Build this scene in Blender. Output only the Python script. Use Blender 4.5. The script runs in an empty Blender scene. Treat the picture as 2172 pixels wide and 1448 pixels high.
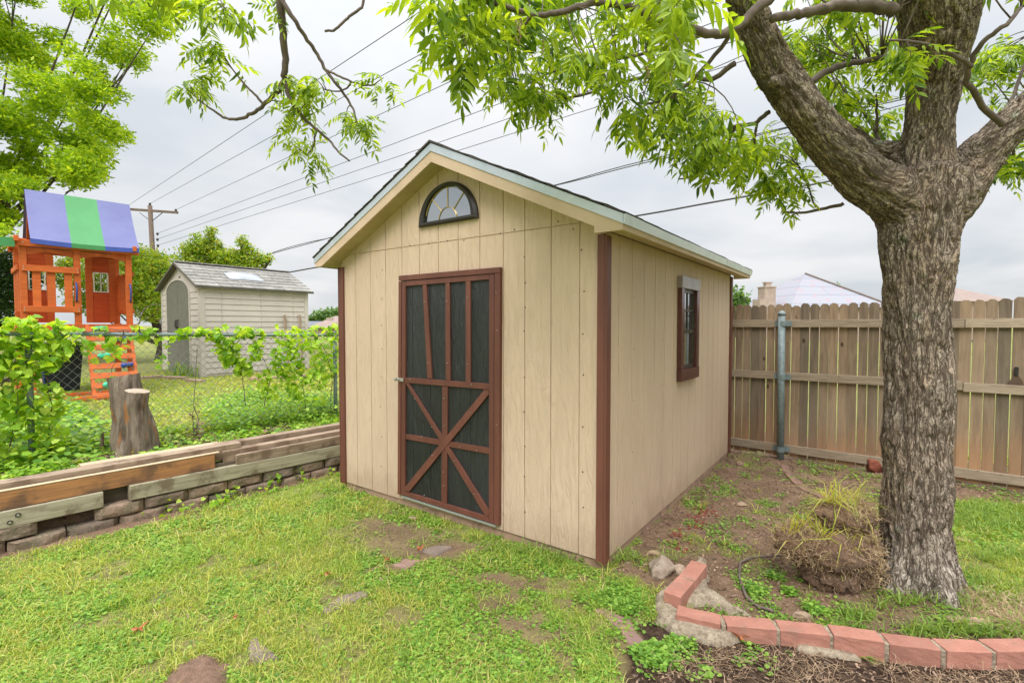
import bpy, bmesh, math, random
import numpy as np
from mathutils import Vector, Matrix
rng = np.random.default_rng(11); random.seed(11)
PI = math.pi
scene = bpy.context.scene
COL = scene.collection
# ------------------------------------------------------------------ camera
CF, CP, CH = 1041.0, 0.0337, 1.55
cd = bpy.data.cameras.new('camera'); cd.sensor_width = 36; cd.lens = 36*CF/2172; cd.clip_end = 2000; cd.clip_start = .02
cam = bpy.data.objects.new('camera', cd); COL.objects.link(cam)
cam.location = (0, 0, CH); cam.rotation_euler = (PI/2-CP, 0, 0); scene.camera = cam
# ------------------------------------------------------------------ world
SUN_EL, SUN_AZ = math.radians(46), math.radians(190)      # azimuth clockwise from +Y
w = bpy.data.worlds.new('World'); scene.world = w; w.use_nodes = True
nt = w.node_tree; nt.nodes.clear(); L_ = nt.links.new
def wn(t, **k):
    n = nt.nodes.new(t)
    for a, b in k.items(): setattr(n, a, b)
    return n
def wmath(op, a, b=None):
    n = wn('ShaderNodeMath', operation=op)
    for i, v in enumerate((a, b)):
        if v is None: continue
        if isinstance(v, (int, float)): n.inputs[i].default_value = v
        else: L_(v, n.inputs[i])
    return n.outputs[0]
tc = wn('ShaderNodeTexCoord'); sep = wn('ShaderNodeSeparateXYZ'); L_(tc.outputs['Generated'], sep.inputs[0])
z = wmath('MAXIMUM', sep.outputs['Z'], 0.0)
z4 = wmath('POWER', z, 6.0)
lum = wmath('ADD', wmath('ADD', wmath('MULTIPLY', z, .22), .425), wmath('MULTIPLY', z4, 3.6))
den = wmath('ADD', z, .16)
cx = wmath('DIVIDE', sep.outputs['X'], den); cy = wmath('DIVIDE', sep.outputs['Y'], den)
cmb = wn('ShaderNodeCombineXYZ'); L_(cx, cmb.inputs[0]); L_(cy, cmb.inputs[1])
n1 = wn('ShaderNodeTexNoise'); n1.inputs['Scale'].default_value = .9; n1.inputs['Detail'].default_value = 5; n1.inputs['Roughness'].default_value = .5; n1.inputs['Distortion'].default_value = .3
L_(cmb.outputs[0], n1.inputs['Vector'])
cr = wn('ShaderNodeValToRGB'); cr.color_ramp.elements[0].position = .36; cr.color_ramp.elements[1].position = .62
cr.color_ramp.elements[0].color = (.80, .85, .905, 1); cr.color_ramp.elements[1].color = (1.08, 1.08, 1.09, 1)
L_(n1.outputs[0], cr.inputs[0])
vm = wn('ShaderNodeVectorMath', operation='SCALE'); L_(cr.outputs[0], vm.inputs[0]); L_(wmath('MULTIPLY', lum, 10.0), vm.inputs['Scale'])
sky = wn('ShaderNodeTexSky'); sky.sky_type = 'NISHITA'; sky.sun_disc = False; sky.sun_elevation = SUN_EL; sky.sun_rotation = SUN_AZ
mx = wn('ShaderNodeMix', data_type='RGBA'); mx.inputs[0].default_value = .96
L_(sky.outputs[0], mx.inputs[6]); L_(vm.outputs[0], mx.inputs[7])
bg = wn('ShaderNodeBackground'); bg.inputs[1].default_value = .105; L_(mx.outputs[2], bg.inputs[0])
wo = wn('ShaderNodeOutputWorld'); L_(bg.outputs[0], wo.inputs[0])
# ------------------------------------------------------------------ sun (overcast: soft)
sd_ = bpy.data.lights.new('sun', 'SUN'); sd_.energy = 1.5; sd_.angle = math.radians(28); sd_.color = (1, .975, .94)
sun = bpy.data.objects.new('sun', sd_); COL.objects.link(sun)
sdir = Vector((math.sin(SUN_AZ)*math.cos(SUN_EL), math.cos(SUN_AZ)*math.cos(SUN_EL), math.sin(SUN_EL)))
sun.rotation_euler = sdir.to_track_quat('Z', 'Y').to_euler()
vs = scene.view_settings; vs.view_transform = 'Standard'; vs.look = 'None'; vs.exposure = 0.80; vs.gamma = 1; vs.use_curve_mapping = False
scene.render.engine = 'CYCLES'
scene.cycles.max_bounces = 8; scene.cycles.transparent_max_bounces = 8

# ------------------------------------------------------------------ pixel rays on the 2172x1448 photo
def ray(px, py):
    u = (px-1086)/CF; v = (724-py)/CF
    return np.array([u, math.cos(CP)+v*math.sin(CP), -math.sin(CP)+v*math.cos(CP)])
C0 = np.array([0, 0, CH])
def gnd(px, py, z=0.0):
    d = ray(px, py); return C0 + d*((z-CH)/d[2])
def dep(px, py, Y):
    d = ray(px, py); return C0 + d*(Y/d[1])
def pln(px, py, P, n):
    d = ray(px, py); P = np.array(P, float); n = np.array(n, float); return C0 + d*(np.dot(P-C0, n)/np.dot(d, n))
def project(P):
    P = np.asarray(P, float); X = P[..., 0]; Y = P[..., 1]; Z = P[..., 2]-CH
    fw = Y*math.cos(CP)-Z*math.sin(CP); up = Y*math.sin(CP)+Z*math.cos(CP)
    fw = np.where(fw < .05, .05, fw)
    return 1086+CF*X/fw, 724-CF*up/fw
# ------------------------------------------------------------------ noise
def _h(ix, iy, iz, s):
    n = (ix.astype(np.int64)*374761393 + iy.astype(np.int64)*668265263 + iz.astype(np.int64)*2147483647 + s*974634777) & 0xffffffff
    n = ((n ^ (n >> 13))*1274126177) & 0xffffffff
    n = n ^ (n >> 16)
    return (n & 0xffffff)/float(0xffffff)
def vn(x, y, z=None, s=0):
    x = np.asarray(x, float); y = np.asarray(y, float); z = np.zeros_like(x) if z is None else np.asarray(z, float)
    ix, iy, iz = np.floor(x), np.floor(y), np.floor(z); fx, fy, fz = x-ix, y-iy, z-iz
    fx, fy, fz = [f*f*(3-2*f) for f in (fx, fy, fz)]
    r = 0
    for a in (0, 1):
        for b in (0, 1):
            for c in (0, 1):
                r = r + _h(ix+a, iy+b, iz+c, s)*(fx if a else 1-fx)*(fy if b else 1-fy)*(fz if c else 1-fz)
    return r
def fbm(x, y, z=None, s=0, o=3):
    r = 0; a = .5; t = 0; k = 1.0
    for i in range(o):
        r = r + a*vn(np.asarray(x)*k, np.asarray(y)*k, None if z is None else np.asarray(z)*k, s+i); t += a; a *= .5; k *= 2.03
    return r/t
def sstep(a, b, x):
    t = np.clip((x-a)/(b-a), 0, 1); return t*t*(3-2*t)
def inpoly(x, y, poly):
    x = np.asarray(x, float); y = np.asarray(y, float); c = np.zeros(x.shape, bool); n = len(poly)
    for i in range(n):
        x1, y1 = poly[i][:2]; x2, y2 = poly[(i+1) % n][:2]
        if y1 == y2: continue
        m = ((y1 > y) != (y2 > y)) & (x < (x2-x1)*(y-y1)/(y2-y1)+x1); c ^= m
    return c
def edist(x, y, poly):
    d = np.full(np.shape(x), 1e9); n = len(poly)
    for i in range(n):
        a = np.array(poly[i][:2], float); b = np.array(poly[(i+1) % n][:2], float); ab = b-a; l = max(ab @ ab, 1e-12)
        t = np.clip(((x-a[0])*ab[0]+(y-a[1])*ab[1])/l, 0, 1)
        d = np.minimum(d, np.hypot(x-a[0]-t*ab[0], y-a[1]-t*ab[1]))
    return d
# ------------------------------------------------------------------ materials
class NT:
    def __init__(s, name):
        s.m = bpy.data.materials.new(name); s.m.use_nodes = True; s.t = s.m.node_tree
        s.b = s.t.nodes['Principled BSDF']; s.out = s.t.nodes['Material Output']; s._tc = None
    def n(s, t, **k):
        x = s.t.nodes.new(t)
        for a, b in k.items(): setattr(x, a, b)
        return x
    def l(s, a, b): s.t.links.new(a, b)
    def co(s, scale=(1, 1, 1), kind='Object'):
        if s._tc is None: s._tc = s.n('ShaderNodeTexCoord')
        m = s.n('ShaderNodeMapping'); m.inputs['Scale'].default_value = scale
        s.l(s._tc.outputs[kind], m.inputs[0]); return m.outputs[0]
    def noise(s, scale, st=(1, 1, 1), detail=4, rough=.55, dist=0, kind='Object'):
        x = s.n('ShaderNodeTexNoise'); x.inputs['Scale'].default_value = scale; x.inputs['Detail'].default_value = detail
        x.inputs['Roughness'].default_value = rough; x.inputs['Distortion'].default_value = dist
        s.l(s.co(st, kind), x.inputs['Vector']); return x.outputs[0]
    def ramp(s, f, a, b, ca=0., cb=1.):
        r = s.n('ShaderNodeMapRange'); r.interpolation_type = 'SMOOTHSTEP'; s.l(f, r.inputs[0])
        r.inputs[1].default_value = a; r.inputs[2].default_value = b; r.inputs[3].default_value = ca; r.inputs[4].default_value = cb
        return r.outputs[0]
    def mix(s, f, a, b, mode='MIX'):
        x = s.n('ShaderNodeMix', data_type='RGBA', blend_type=mode)
        for i, v in ((0, f), (6, a), (7, b)):
            if isinstance(v, (int, float)): x.inputs[i].default_value = v
            elif isinstance(v, (tuple, list)): x.inputs[i].default_value = tuple(v)+(1,)
            else: s.l(v, x.inputs[i])
        return x.outputs[2]
    def mul(s, a, b, op='MULTIPLY'):
        x = s.n('ShaderNodeMath', operation=op)
        for i, v in enumerate((a, b)):
            if isinstance(v, (int, float)): x.inputs[i].default_value = v
            else: s.l(v, x.inputs[i])
        return x.outputs[0]
    def island(s):
        a = s.n('ShaderNodeNewGeometry').outputs['Random Per Island']; o = s.n('ShaderNodeObjectInfo').outputs['Random']
        return s.mul(s.mul(a, o, 'ADD'), 1.0, 'FRACT')
    def bump(s, h, strength=.5, dist=.01, prev=None):
        x = s.n('ShaderNodeBump'); x.inputs['Strength'].default_value = strength; x.inputs['Distance'].default_value = dist
        s.l(h, x.inputs['Height'])
        if prev is not None: s.l(prev, x.inputs['Normal'])
        return x.outputs[0]
    def fin(s, col, rough=.7, nrm=None, metal=0., spec=.4):
        for k, v in (('Base Color', col), ('Roughness', rough), ('Metallic', metal)):
            if isinstance(v, (int, float)): s.b.inputs[k].default_value = v
            elif isinstance(v, (tuple, list)): s.b.inputs[k].default_value = tuple(v)+(1,)
            else: s.l(v, s.b.inputs[k])
        s.b.inputs['Specular IOR Level'].default_value = spec
        if nrm is not None: s.l(nrm, s.b.inputs['Normal'])
        return s.m
def plain(name, c, c2=None, sc=6, st=(1, 1, 1), rough=.7, bsc=60, bst=.25, bd=.003, isl=0., metal=0., spec=.4, dirt=None):
    m = NT(name); c2 = c2 or tuple(v*.8 for v in c)
    col = m.mix(m.ramp(m.noise(sc, st, 5), .32, .68), c, c2)
    if dirt is not None: col = m.mix(m.ramp(m.noise(dirt[1], (1, 1, 1), 6, .65), dirt[2], dirt[3], 0, dirt[4]), col, dirt[0])
    if isl: col = m.mix(1.0, col, m.mix(m.island(), (1-isl,)*3, (1+isl*.6,)*3), 'MULTIPLY')
    return m.fin(col, rough, m.bump(m.noise(bsc, st, 5, .6), bst, bd), metal, spec)
def wood(name, c, c2, knot=None, grain=(1, 18, 18), rough=.8, isl=.15, stain=None, bst=.5):
    m = NT(name)
    col = m.mix(m.ramp(m.noise(3.2, grain, 6, .6, .6), .3, .7), c, c2)
    if stain is not None: col = m.mix(m.ramp(m.noise(stain[1], (1, 1, 1), 4, .6), stain[2], stain[3], 0, stain[4]), col, stain[0])
    if knot is not None:
        v = m.n('ShaderNodeTexVoronoi'); v.inputs['Scale'].default_value = knot[1]; m.l(m.co(knot[2]), v.inputs['Vector'])
        col = m.mix(m.ramp(v.outputs[0], .0, knot[3], 1, 0), col, knot[0])
    if isl: col = m.mix(1.0, col, m.mix(m.island(), (1-isl,)*3, (1+isl,)*3), 'MULTIPLY')
    return m.fin(col, rough, m.bump(m.noise(14, grain, 5, .65, .4), bst, .004), 0, .25)
def leafmat(name, cols, trans=.45, patch=None, rough=.45, tcol=None):
    m = NT(name); r = m.n('ShaderNodeValToRGB'); m.l(m.island(), r.inputs[0]); e = r.color_ramp.elements
    e[0].color = cols[0]+(1,); e[0].position = 0; e[1].color = cols[-1]+(1,); e[1].position = 1
    for i, c in enumerate(cols[1:-1]):
        x = e.new((i+1)/(len(cols)-1)); x.color = c+(1,)
    col = r.outputs[0]
    if patch is not None: col = m.mix(m.ramp(m.noise(patch[1], (1, 1, 1), 3), patch[2], patch[3], 0, patch[4]), col, patch[0])
    m.fin(col, rough, None, 0, .35)
    tr = m.n('ShaderNodeBsdfTranslucent'); ms = m.n('ShaderNodeMixShader'); ms.inputs[0].default_value = trans
    m.l(m.mix(1., col, tcol or (1.75, 1.5, .5), 'MULTIPLY'), tr.inputs[0]); m.l(m.b.outputs[0], ms.inputs[1]); m.l(tr.outputs[0], ms.inputs[2]); m.l(ms.outputs[0], m.out.inputs[0])
    return m.m
def siding_mat(name, c, c2, black=False):
    m = NT(name)
    col = m.mix(m.ramp(m.noise(1.3, (1, 1, .35), 5, .6), .35, .7), c, c2)
    g = m.noise(26, (1, 1, .16), 5, .62, 1.3)
    col = m.mix(m.ramp(g, .56, .74, 0, .22), col, tuple(v*.72 for v in c))
    streak = m.noise(7, (1, 1, .05), 4, .6)
    col = m.mix(m.ramp(streak, .55, .8, 0, .22), col, tuple(v*.75 for v in c2))
    if not black:
        s_ = m.n('ShaderNodeSeparateXYZ'); m.l(m._tc.outputs['Object'], s_.inputs[0])
        hz_ = m.mul(s_.outputs['Z'], m.mul(m.noise(5, (1, 1, .6), 5, .7), .55), 'SUBTRACT')
        col = m.mix(m.ramp(hz_, -.22, .04, .35, 0), col, (.30, .20, .13))
        col = m.mix(m.ramp(m.noise(3.1, (1, 1, .18), 6, .7), .58, .76, 0, .20), col, tuple(v*.66 for v in c2))
    b = m.bump(m.ramp(g, .35, .7), .7 if not black else 1., .006)
    b = m.bump(m.noise(150, (1, 1, .5), 3), .3, .0015, b)
    return m.fin(col, .62 if not black else .42, b, 0, .3 if not black else .5)
M = {}
M['siding'] = siding_mat('tan_siding', (.60, .455, .33), (.555, .415, .30))
M['tanpaint'] = plain('tan_paint', (.565, .42, .30), (.51, .375, .26), 5, bsc=90, bst=.2, dirt=((.33, .25, .15), 12, .62, .8, .4))
M['soffit'] = plain('soffit_paint', (.48, .37, .22), (.42, .31, .18), 4, bsc=60, bst=.3)
M['trim'] = plain('brown_trim', (.155, .056, .038), (.12, .043, .030), 9, (1, 1, .2), .5, 70, .35, .002, isl=.12, dirt=((.30, .20, .16), 30, .68, .8, .5))
M['maroon'] = plain('maroon_trim', (.10, .03, .022), (.07, .022, .018), 6, (1, 1, .3), .28, 40, .25, .002, spec=.6, dirt=((.35, .28, .27), 18, .58, .8, .55))
M['panel'] = siding_mat('black_panel', (.030, .033, .034), (.018, .02, .02), True)
M['metalstrip'] = plain('drip_edge_metal', (.62, .66, .68), (.54, .60, .61), 5, (1, 1, 1), .34, 8, .15, .004, metal=.7, dirt=((.42, .52, .47), 5, .55, .72, .5))
M['shingle'] = plain('dark_shingle', (.055, .05, .048), (.09, .075, .07), 30, rough=.95, bsc=300, bst=.8, isl=.3)
M['winframe'] = plain('black_frame', (.022, .018, .016), (.03, .026, .024), 8, rough=.42, bsc=90, bst=.15)
M['brass'] = plain('brass', (.55, .40, .16), (.45, .33, .14), rough=.35, metal=.7)
def glass_mat(name, dark=(.02, .025, .025), refl=.42):
    m = NT(name); m.fin(dark, .06, m.bump(m.noise(6), .05, .01), 0, .6)
    g = m.n('ShaderNodeBsdfGlossy'); g.inputs['Roughness'].default_value = .04; g.inputs[0].default_value = (.85, .9, .92, 1)
    ms = m.n('ShaderNodeMixShader'); ms.inputs[0].default_value = refl
    m.l(m.b.outputs[0], ms.inputs[1]); m.l(g.outputs[0], ms.inputs[2]); m.l(ms.outputs[0], m.out.inputs[0]); return m.m
M['glass'] = glass_mat('window_glass', refl=.40)
M['glassdark'] = glass_mat('window_glass_dark', (.03, .028, .022), .22)
M['sash'] = plain('bronze_sash', (.09, .075, .055), (.07, .06, .045), rough=.4, metal=.4)
M['steel'] = plain('galvanised_steel', (.22, .27, .275), (.16, .20, .205), 20, rough=.62, metal=.2, bsc=120, bst=.15, dirt=((.12, .16, .14), 25, .55, .75, .4))
M['wire'] = plain('fence_wire', (.33, .35, .35), (.24, .25, .25), 20, rough=.5, metal=.4)
M['screw'] = plain('screw', (.5, .48, .42), rough=.4, metal=.6)
M['nail'] = plain('nail_hole', (.03, .022, .018))
M['base'] = plain('base_board', (.40, .26, .18), (.30, .2, .15), 8, rough=.9, bsc=60, bst=.6, dirt=((.16, .10, .06), 7, .5, .7, .7))
# fence wood: weathered grey-brown, warmer toward the splashed bottom (dirt wear)
def fence_mat():
    m = NT('weathered_cedar')
    col = m.mix(m.ramp(m.noise(3.4, (7, 7, .6), 6, .6, .8), .3, .7), (.30, .225, .155), (.19, .14, .10))
    col = m.mix(m.ramp(m.noise(1.6, (1.3, 1.3, .6), 4), .45, .7, 0, .6), col, (.34, .275, .205))
    s = m.n('ShaderNodeSeparateXYZ'); m.l(m._tc.outputs['Object'], s.inputs[0])
    hz = m.mul(m.mul(m.noise(3, (1, 1, .5), 4), .9), s.outputs['Z'], 'ADD')
    col = m.mix(m.ramp(hz, .55, 1.15, .55, 0), col, (.40, .22, .115))
    v = m.n('ShaderNodeTexVoronoi'); v.inputs['Scale'].default_value = 6.2; m.l(m.co((1, 1, .55)), v.inputs['Vector'])
    col = m.mix(m.ramp(v.outputs[0], .05, .12, .85, 0), col, (.04, .02, .012))
    col = m.mix(1.0, col, m.mix(m.island(), (.60, .62, .64), (1.10, 1.03, .97)), 'MULTIPLY')
    return m.fin(col, .85, m.bump(m.noise(12, (8, 8, .5), 5, .65, .6), .6, .004), 0, .2)
M['cedar'] = fence_mat()
M['rail'] = wood('rail_wood', (.38, .30, .22), (.26, .20, .14), ((.05, .03, .02), 3, (2, 6, 6), .12), (2, 20, 20))
M['lum_grey'] = wood('weathered_lumber', (.36, .27, .19), (.22, .155, .11), ((.07, .04, .025), 2.2, (1, 3, 3), .16), stain=((.14, .09, .06), 6, .46, .66, .8))
M['lum_orange'] = wood('orange_lumber', (.42, .20, .075), (.26, .125, .06), ((.07, .035, .02), 2.2, (1, 3, 3), .16), stain=((.12, .07, .045), 4, .46, .64, .85))
M['lum_pale'] = wood('pale_lumber', (.50, .38, .25), (.38, .28, .18), ((.12, .07, .04), 2, (1, 3, 3), .12))
M['lum_green'] = wood('treated_green_lumber', (.385, .35, .25), (.25, .22, .15), ((.10, .055, .03), 2.4, (1, 3, 3), .18), stain=((.12, .085, .05), 6, .50, .68, .75))
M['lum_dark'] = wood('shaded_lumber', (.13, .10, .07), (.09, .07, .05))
M['play'] = wood('orange_stain_wood', (.58, .135, .030), (.46, .095, .022), None, (1, 6, 6), .6, .12, bst=.25)
M['play2'] = wood('red_stain_panel', (.50, .085, .02), (.40, .065, .018), None, (1, 6, 6), .6, .1, bst=.25)
M['blue'] = plain('lavender_canvas', (.135, .145, .31), (.115, .12, .28), 2, rough=.6, bsc=8, bst=.35, bd=.02)
M['bluedk'] = plain('blue_canvas_trim', (.06, .10, .42), (.05, .09, .36), rough=.6)
M['green'] = plain('green_canvas', (.065, .27, .09), (.055, .24, .08), 2, rough=.6, bsc=8, bst=.35, bd=.02)
M['teal'] = plain('teal_plastic', (.05, .50, .28), (.04, .42, .24), rough=.4)
M['bluepl'] = plain('blue_plastic', (.03, .07, .25), (.02, .05, .2), rough=.35)
M['white'] = plain('white_plastic', (.75, .74, .66), rough=.5)
M['binblack'] = plain('black_bin', (.015, .02, .028), rough=.5)
M['pshed'] = plain('beige_plastic_siding', (.54, .49, .44), (.50, .455, .41), 3, rough=.6, bsc=120, bst=.1, dirt=((.38, .32, .26), 3, .55, .75, .4))
M['pdoor'] = plain('grey_plastic_door', (.17, .165, .14), (.15, .145, .12), rough=.55, bsc=150, bst=.15)
M['proof'] = plain('grey_plastic_shingle', (.28, .265, .24), (.20, .19, .175), 14, rough=.8, bsc=90, bst=.4, isl=.25)
M['pedge'] = plain('dark_roof_edge', (.13, .12, .10), rough=.7)
M['skylight'] = plain('skylight_dome', (.36, .38, .40), (.28, .30, .32), 3, rough=.3, spec=.5)
M['pole'] = wood('utility_pole_wood', (.17, .125, .095), (.11, .08, .06), None, (6, 6, .5))
M['cable'] = plain('cable', (.05, .05, .052), rough=.6)
M['insul'] = plain('insulator', (.05, .045, .05), rough=.3)
M['roofgrey'] = plain('grey_roof', (.16, .17, .19), rough=.9, sc=3)
M['rooftan'] = plain('tan_roof', (.27, .205, .18), (.23, .175, .15), rough=.9, sc=3)
M['chim'] = plain('pale_brick_chimney', (.42, .33, .28), (.34, .26, .22), 2, bsc=10)
M['wallfar'] = plain('far_wall', (.40, .30, .24))
def underlay():
    m = NT('roof_underlayment')
    b = m.n('ShaderNodeTexBrick'); b.inputs['Scale'].default_value = 1; b.inputs['Color1'].default_value = (.235, .245, .28, 1); b.inputs['Color2'].default_value = (.255, .26, .29, 1)
    b.inputs['Mortar'].default_value = (.17, .18, .22, 1); b.inputs['Mortar Size'].default_value = .03; b.inputs['Brick Width'].default_value = 9; b.inputs['Row Height'].default_value = .8
    cc = m.n('ShaderNodeCombineXYZ'); s = m.n('ShaderNodeSeparateXYZ'); m._tc = m.n('ShaderNodeTexCoord'); m.l(m._tc.outputs['Object'], s.inputs[0])
    m.l(s.outputs['X'], cc.inputs[0]); m.l(s.outputs['Z'], cc.inputs[1]); m.l(cc.outputs[0], b.inputs['Vector'])
    col = m.mix(m.ramp(m.noise(1.5, (1, 1, 2.4), 5, .7), .53, .60, 0, .5), b.outputs[0], (.34, .19, .21))
    return m.fin(col, .7)
M['underlay'] = underlay()
def bark_mat(name, c_hi, c_lo):
    m = NT(name); at_ = m.n('ShaderNodeAttribute', attribute_name='bark')
    def nz(scale, st, d=5, r=.6, ds=.5):
        mp = m.n('ShaderNodeMapping'); mp.inputs['Scale'].default_value = st; m.l(at_.outputs['Vector'], mp.inputs[0])
        x = m.n('ShaderNodeTexNoise'); x.inputs['Scale'].default_value = scale; x.inputs['Detail'].default_value = d; x.inputs['Roughness'].default_value = r; x.inputs['Distortion'].default_value = ds
        m.l(mp.outputs[0], x.inputs['Vector']); return x.outputs[0]
    def crack(scale, st, wdt, lo, d=4):
        a_ = m.n('ShaderNodeMath', operation='ABSOLUTE'); m.l(m.mul(nz(scale, st, d), .5, 'SUBTRACT'), a_.inputs[0]); return m.ramp(a_.outputs[0], 0, wdt, lo, 1)
    pl = m.mul(m.mul(crack(34, (1, 1, .15), .05, 0.), crack(56, (1, 1, .26), .04, .25)), crack(40, (1, 1, .9), .03, .45))
    fine = nz(130, (1, 1, .6), 4, .7)
    col = m.mix(m.ramp(nz(26, (1, 1, .4), 4), .35, .65), c_hi, tuple(k*.66 for k in c_hi))
    col = m.mix(m.ramp(nz(4, (1, 1, .6), 4), .45, .7, 0, .55), col, (c_hi[0]*.95, c_hi[1]*.78, c_hi[2]*.66))
    col = m.mix(m.ramp(fine, .35, .7, 0, .5), col, tuple(k*.5 for k in c_hi))
    col = m.mix(m.ramp(nz(9, (1, 1, .6), 6, .7), .60, .68, 0, .6), col, (.36, .40, .30))
    col = m.mix(m.ramp(nz(5, (1, 1, .5), 5, .7), .60, .72, 0, .5), col, (.17, .19, .08))
    s_ = m.n('ShaderNodeSeparateXYZ'); m.l(at_.outputs['Vector'], s_.inputs[0])
    col = m.mix(m.ramp(m.mul(s_.outputs['Z'], m.mul(nz(7, (1, 1, .5)), .5), 'SUBTRACT'), -.02, .22, .55, 0), col, (.50, .44, .37))
    col = m.mix(pl, c_lo, col)
    b = m.bump(pl, .8, .012); b = m.bump(fine, .5, .004, b)
    return m.fin(col, .92, b, 0, .15)
M['bark'] = bark_mat('furrowed_bark', (.43, .35, .275), (.095, .068, .05))
M['twig'] = plain('twig_bark', (.16, .12, .10), (.10, .075, .065), 20, rough=.85)
M['bark2'] = plain('dark_bark', (.11, .085, .065), (.07, .055, .045), 8, rough=.9, bst=.6)
def stump_mat():
    m = NT('dead_wood')
    col = m.mix(m.ramp(m.noise(3, (7, 7, .8), 6, .65, .6), .3, .7), (.33, .26, .20), (.12, .085, .065))
    col = m.mix(m.ramp(m.noise(3.4, (2.2, 2.2, .5), 4), .57, .63, 0, .85), col, (.42, .17, .05))
    col = m.mix(m.ramp(m.noise(5, (2, 2, .4), 5, .7), .60, .72, 0, .7), col, (.09, .06, .045))
    return m.fin(col, .85, m.bump(m.noise(10, (5, 5, .8), 6, .75, .8), 1., .03), 0, .2)
M['dead'] = stump_mat()
M['cut'] = plain('cut_wood', (.40, .32, .24), (.30, .24, .18), 12, rough=.85, dirt=((.08, .06, .05), 9, .6, .68, .8))
M['leaf'] = leafmat('pecan_leaf', [(.05, .115, .015), (.15, .27, .025), (.28, .42, .03), (.42, .54, .05)], .52, ((.36, .48, .04), 1.6, .5, .7, .45))
M['leafL'] = leafmat('bright_leaf', [(.12, .24, .015), (.25, .42, .022), (.37, .54, .03), (.50, .62, .05)], .52, ((.16, .30, .02), .9, .5, .7, .4))
M['leafM'] = leafmat('shrub_leaf', [(.12, .25, .03), (.25, .42, .04), (.38, .50, .05), (.48, .42, .07)], .42)
M['leafD'] = leafmat('dark_leaf', [(.02, .05, .012), (.04, .09, .02), (.06, .13, .025)], .25)
M['leafF'] = leafmat('far_leaf', [(.06, .13, .04), (.10, .20, .05), (.15, .26, .06)], .35)
M['vine'] = leafmat('vine_leaf', [(.12, .27, .025), (.24, .44, .035), (.38, .56, .05), (.50, .64, .10)], .5)
M['ivy'] = leafmat('ground_ivy_leaf', [(.09, .21, .025), (.17, .35, .035), (.28, .46, .05), (.42, .54, .09)], .4)
M['grass'] = leafmat('lawn_blade', [(.12, .20, .03), (.26, .36, .055), (.39, .47, .08), (.50, .53, .12), (.55, .46, .22)], .42, ((.22, .40, .04), 1.1, .48, .66, .45))
M['clover'] = leafmat('clover_leaf', [(.10, .22, .03), (.19, .36, .05), (.31, .48, .08)], .4)
M['straw'] = leafmat('dry_straw', [(.40, .27, .15), (.58, .44, .27), (.50, .36, .20), (.30, .19, .11)], .2, tcol=(1, .95, .8))
M['root'] = leafmat('root_fibre', [(.15, .09, .055), (.30, .20, .12), (.45, .32, .20)], .1, tcol=(1, .95, .8))
M['yblade'] = leafmat('yellow_blade', [(.35, .42, .05), (.48, .50, .08), (.52, .46, .16), (.28, .42, .05)], .45)
M['deadleaf'] = leafmat('dead_leaf', [(.36, .11, .04), (.45, .17, .07), (.30, .16, .09)], .15, tcol=(1, .8, .6))
M['litter'] = leafmat('litter', [(.12, .07, .045), (.20, .12, .08), (.28, .19, .13), (.07, .045, .03)], .1, tcol=(1, .9, .8))
M['brick'] = plain('red_edging_brick', (.40, .185, .135), (.33, .145, .105), 9, rough=.92, bsc=120, bst=.8, isl=.14, dirt=((.26, .16, .12), 11, .52, .72, .6))
M['oldbrick'] = plain('soiled_brick', (.33, .185, .14), (.24, .14, .105), 9, rough=.95, bsc=120, bst=.8, isl=.2, dirt=((.17, .11, .075), 8, .45, .62, .9))
M['mortar'] = plain('mortar', (.37, .305, .22), (.25, .20, .145), 26, rough=.98, bsc=60, bst=1, bd=.014, dirt=((.15, .10, .065), 30, .52, .66, .7))
def stone_mat(name, c, c2, d):
    m = NT(name)
    col = m.mix(m.ramp(m.noise(9, (1, 1, 1), 6, .7), .35, .65), c, c2)
    col = m.mix(m.ramp(m.noise(60, (1, 1, 1), 3, .7), .55, .7, 0, .7), col, d)
    col = m.mix(1.0, col, m.mix(m.island(), (.72,)*3, (1.2, 1.1, 1.05)), 'MULTIPLY')
    b = m.bump(m.noise(16, (1, 1, 1), 5, .7), .9, .02); b = m.bump(m.noise(110, (1, 1, 1), 3), .6, .003, b)
    return m.fin(col, .95, b, 0, .2)
M['block'] = stone_mat('rough_retaining_block', (.25, .185, .145), (.14, .125, .085), (.36, .28, .22))
M['lime'] = stone_mat('limestone', (.42, .35, .28), (.28, .22, .165), (.16, .12, .09))
M['stone'] = stone_mat('tan_stone', (.42, .31, .22), (.36, .26, .18), (.3, .22, .15))
M['redrock'] = stone_mat('red_rock', (.25, .085, .055), (.17, .055, .04), (.10, .04, .03))
M['paver'] = plain('pink_flagstone', (.27, .165, .135), (.21, .13, .11), 6, rough=.9, bsc=70, bst=.3)
M['pavergrey'] = plain('grey_flagstone', (.21, .16, .13), (.15, .115, .09), 6, rough=.9, bsc=70, bst=.3)
M['soilmound'] = plain('loose_soil', (.21, .125, .085), (.15, .09, .06), 40, rough=1, bsc=90, bst=1, bd=.012)
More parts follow.
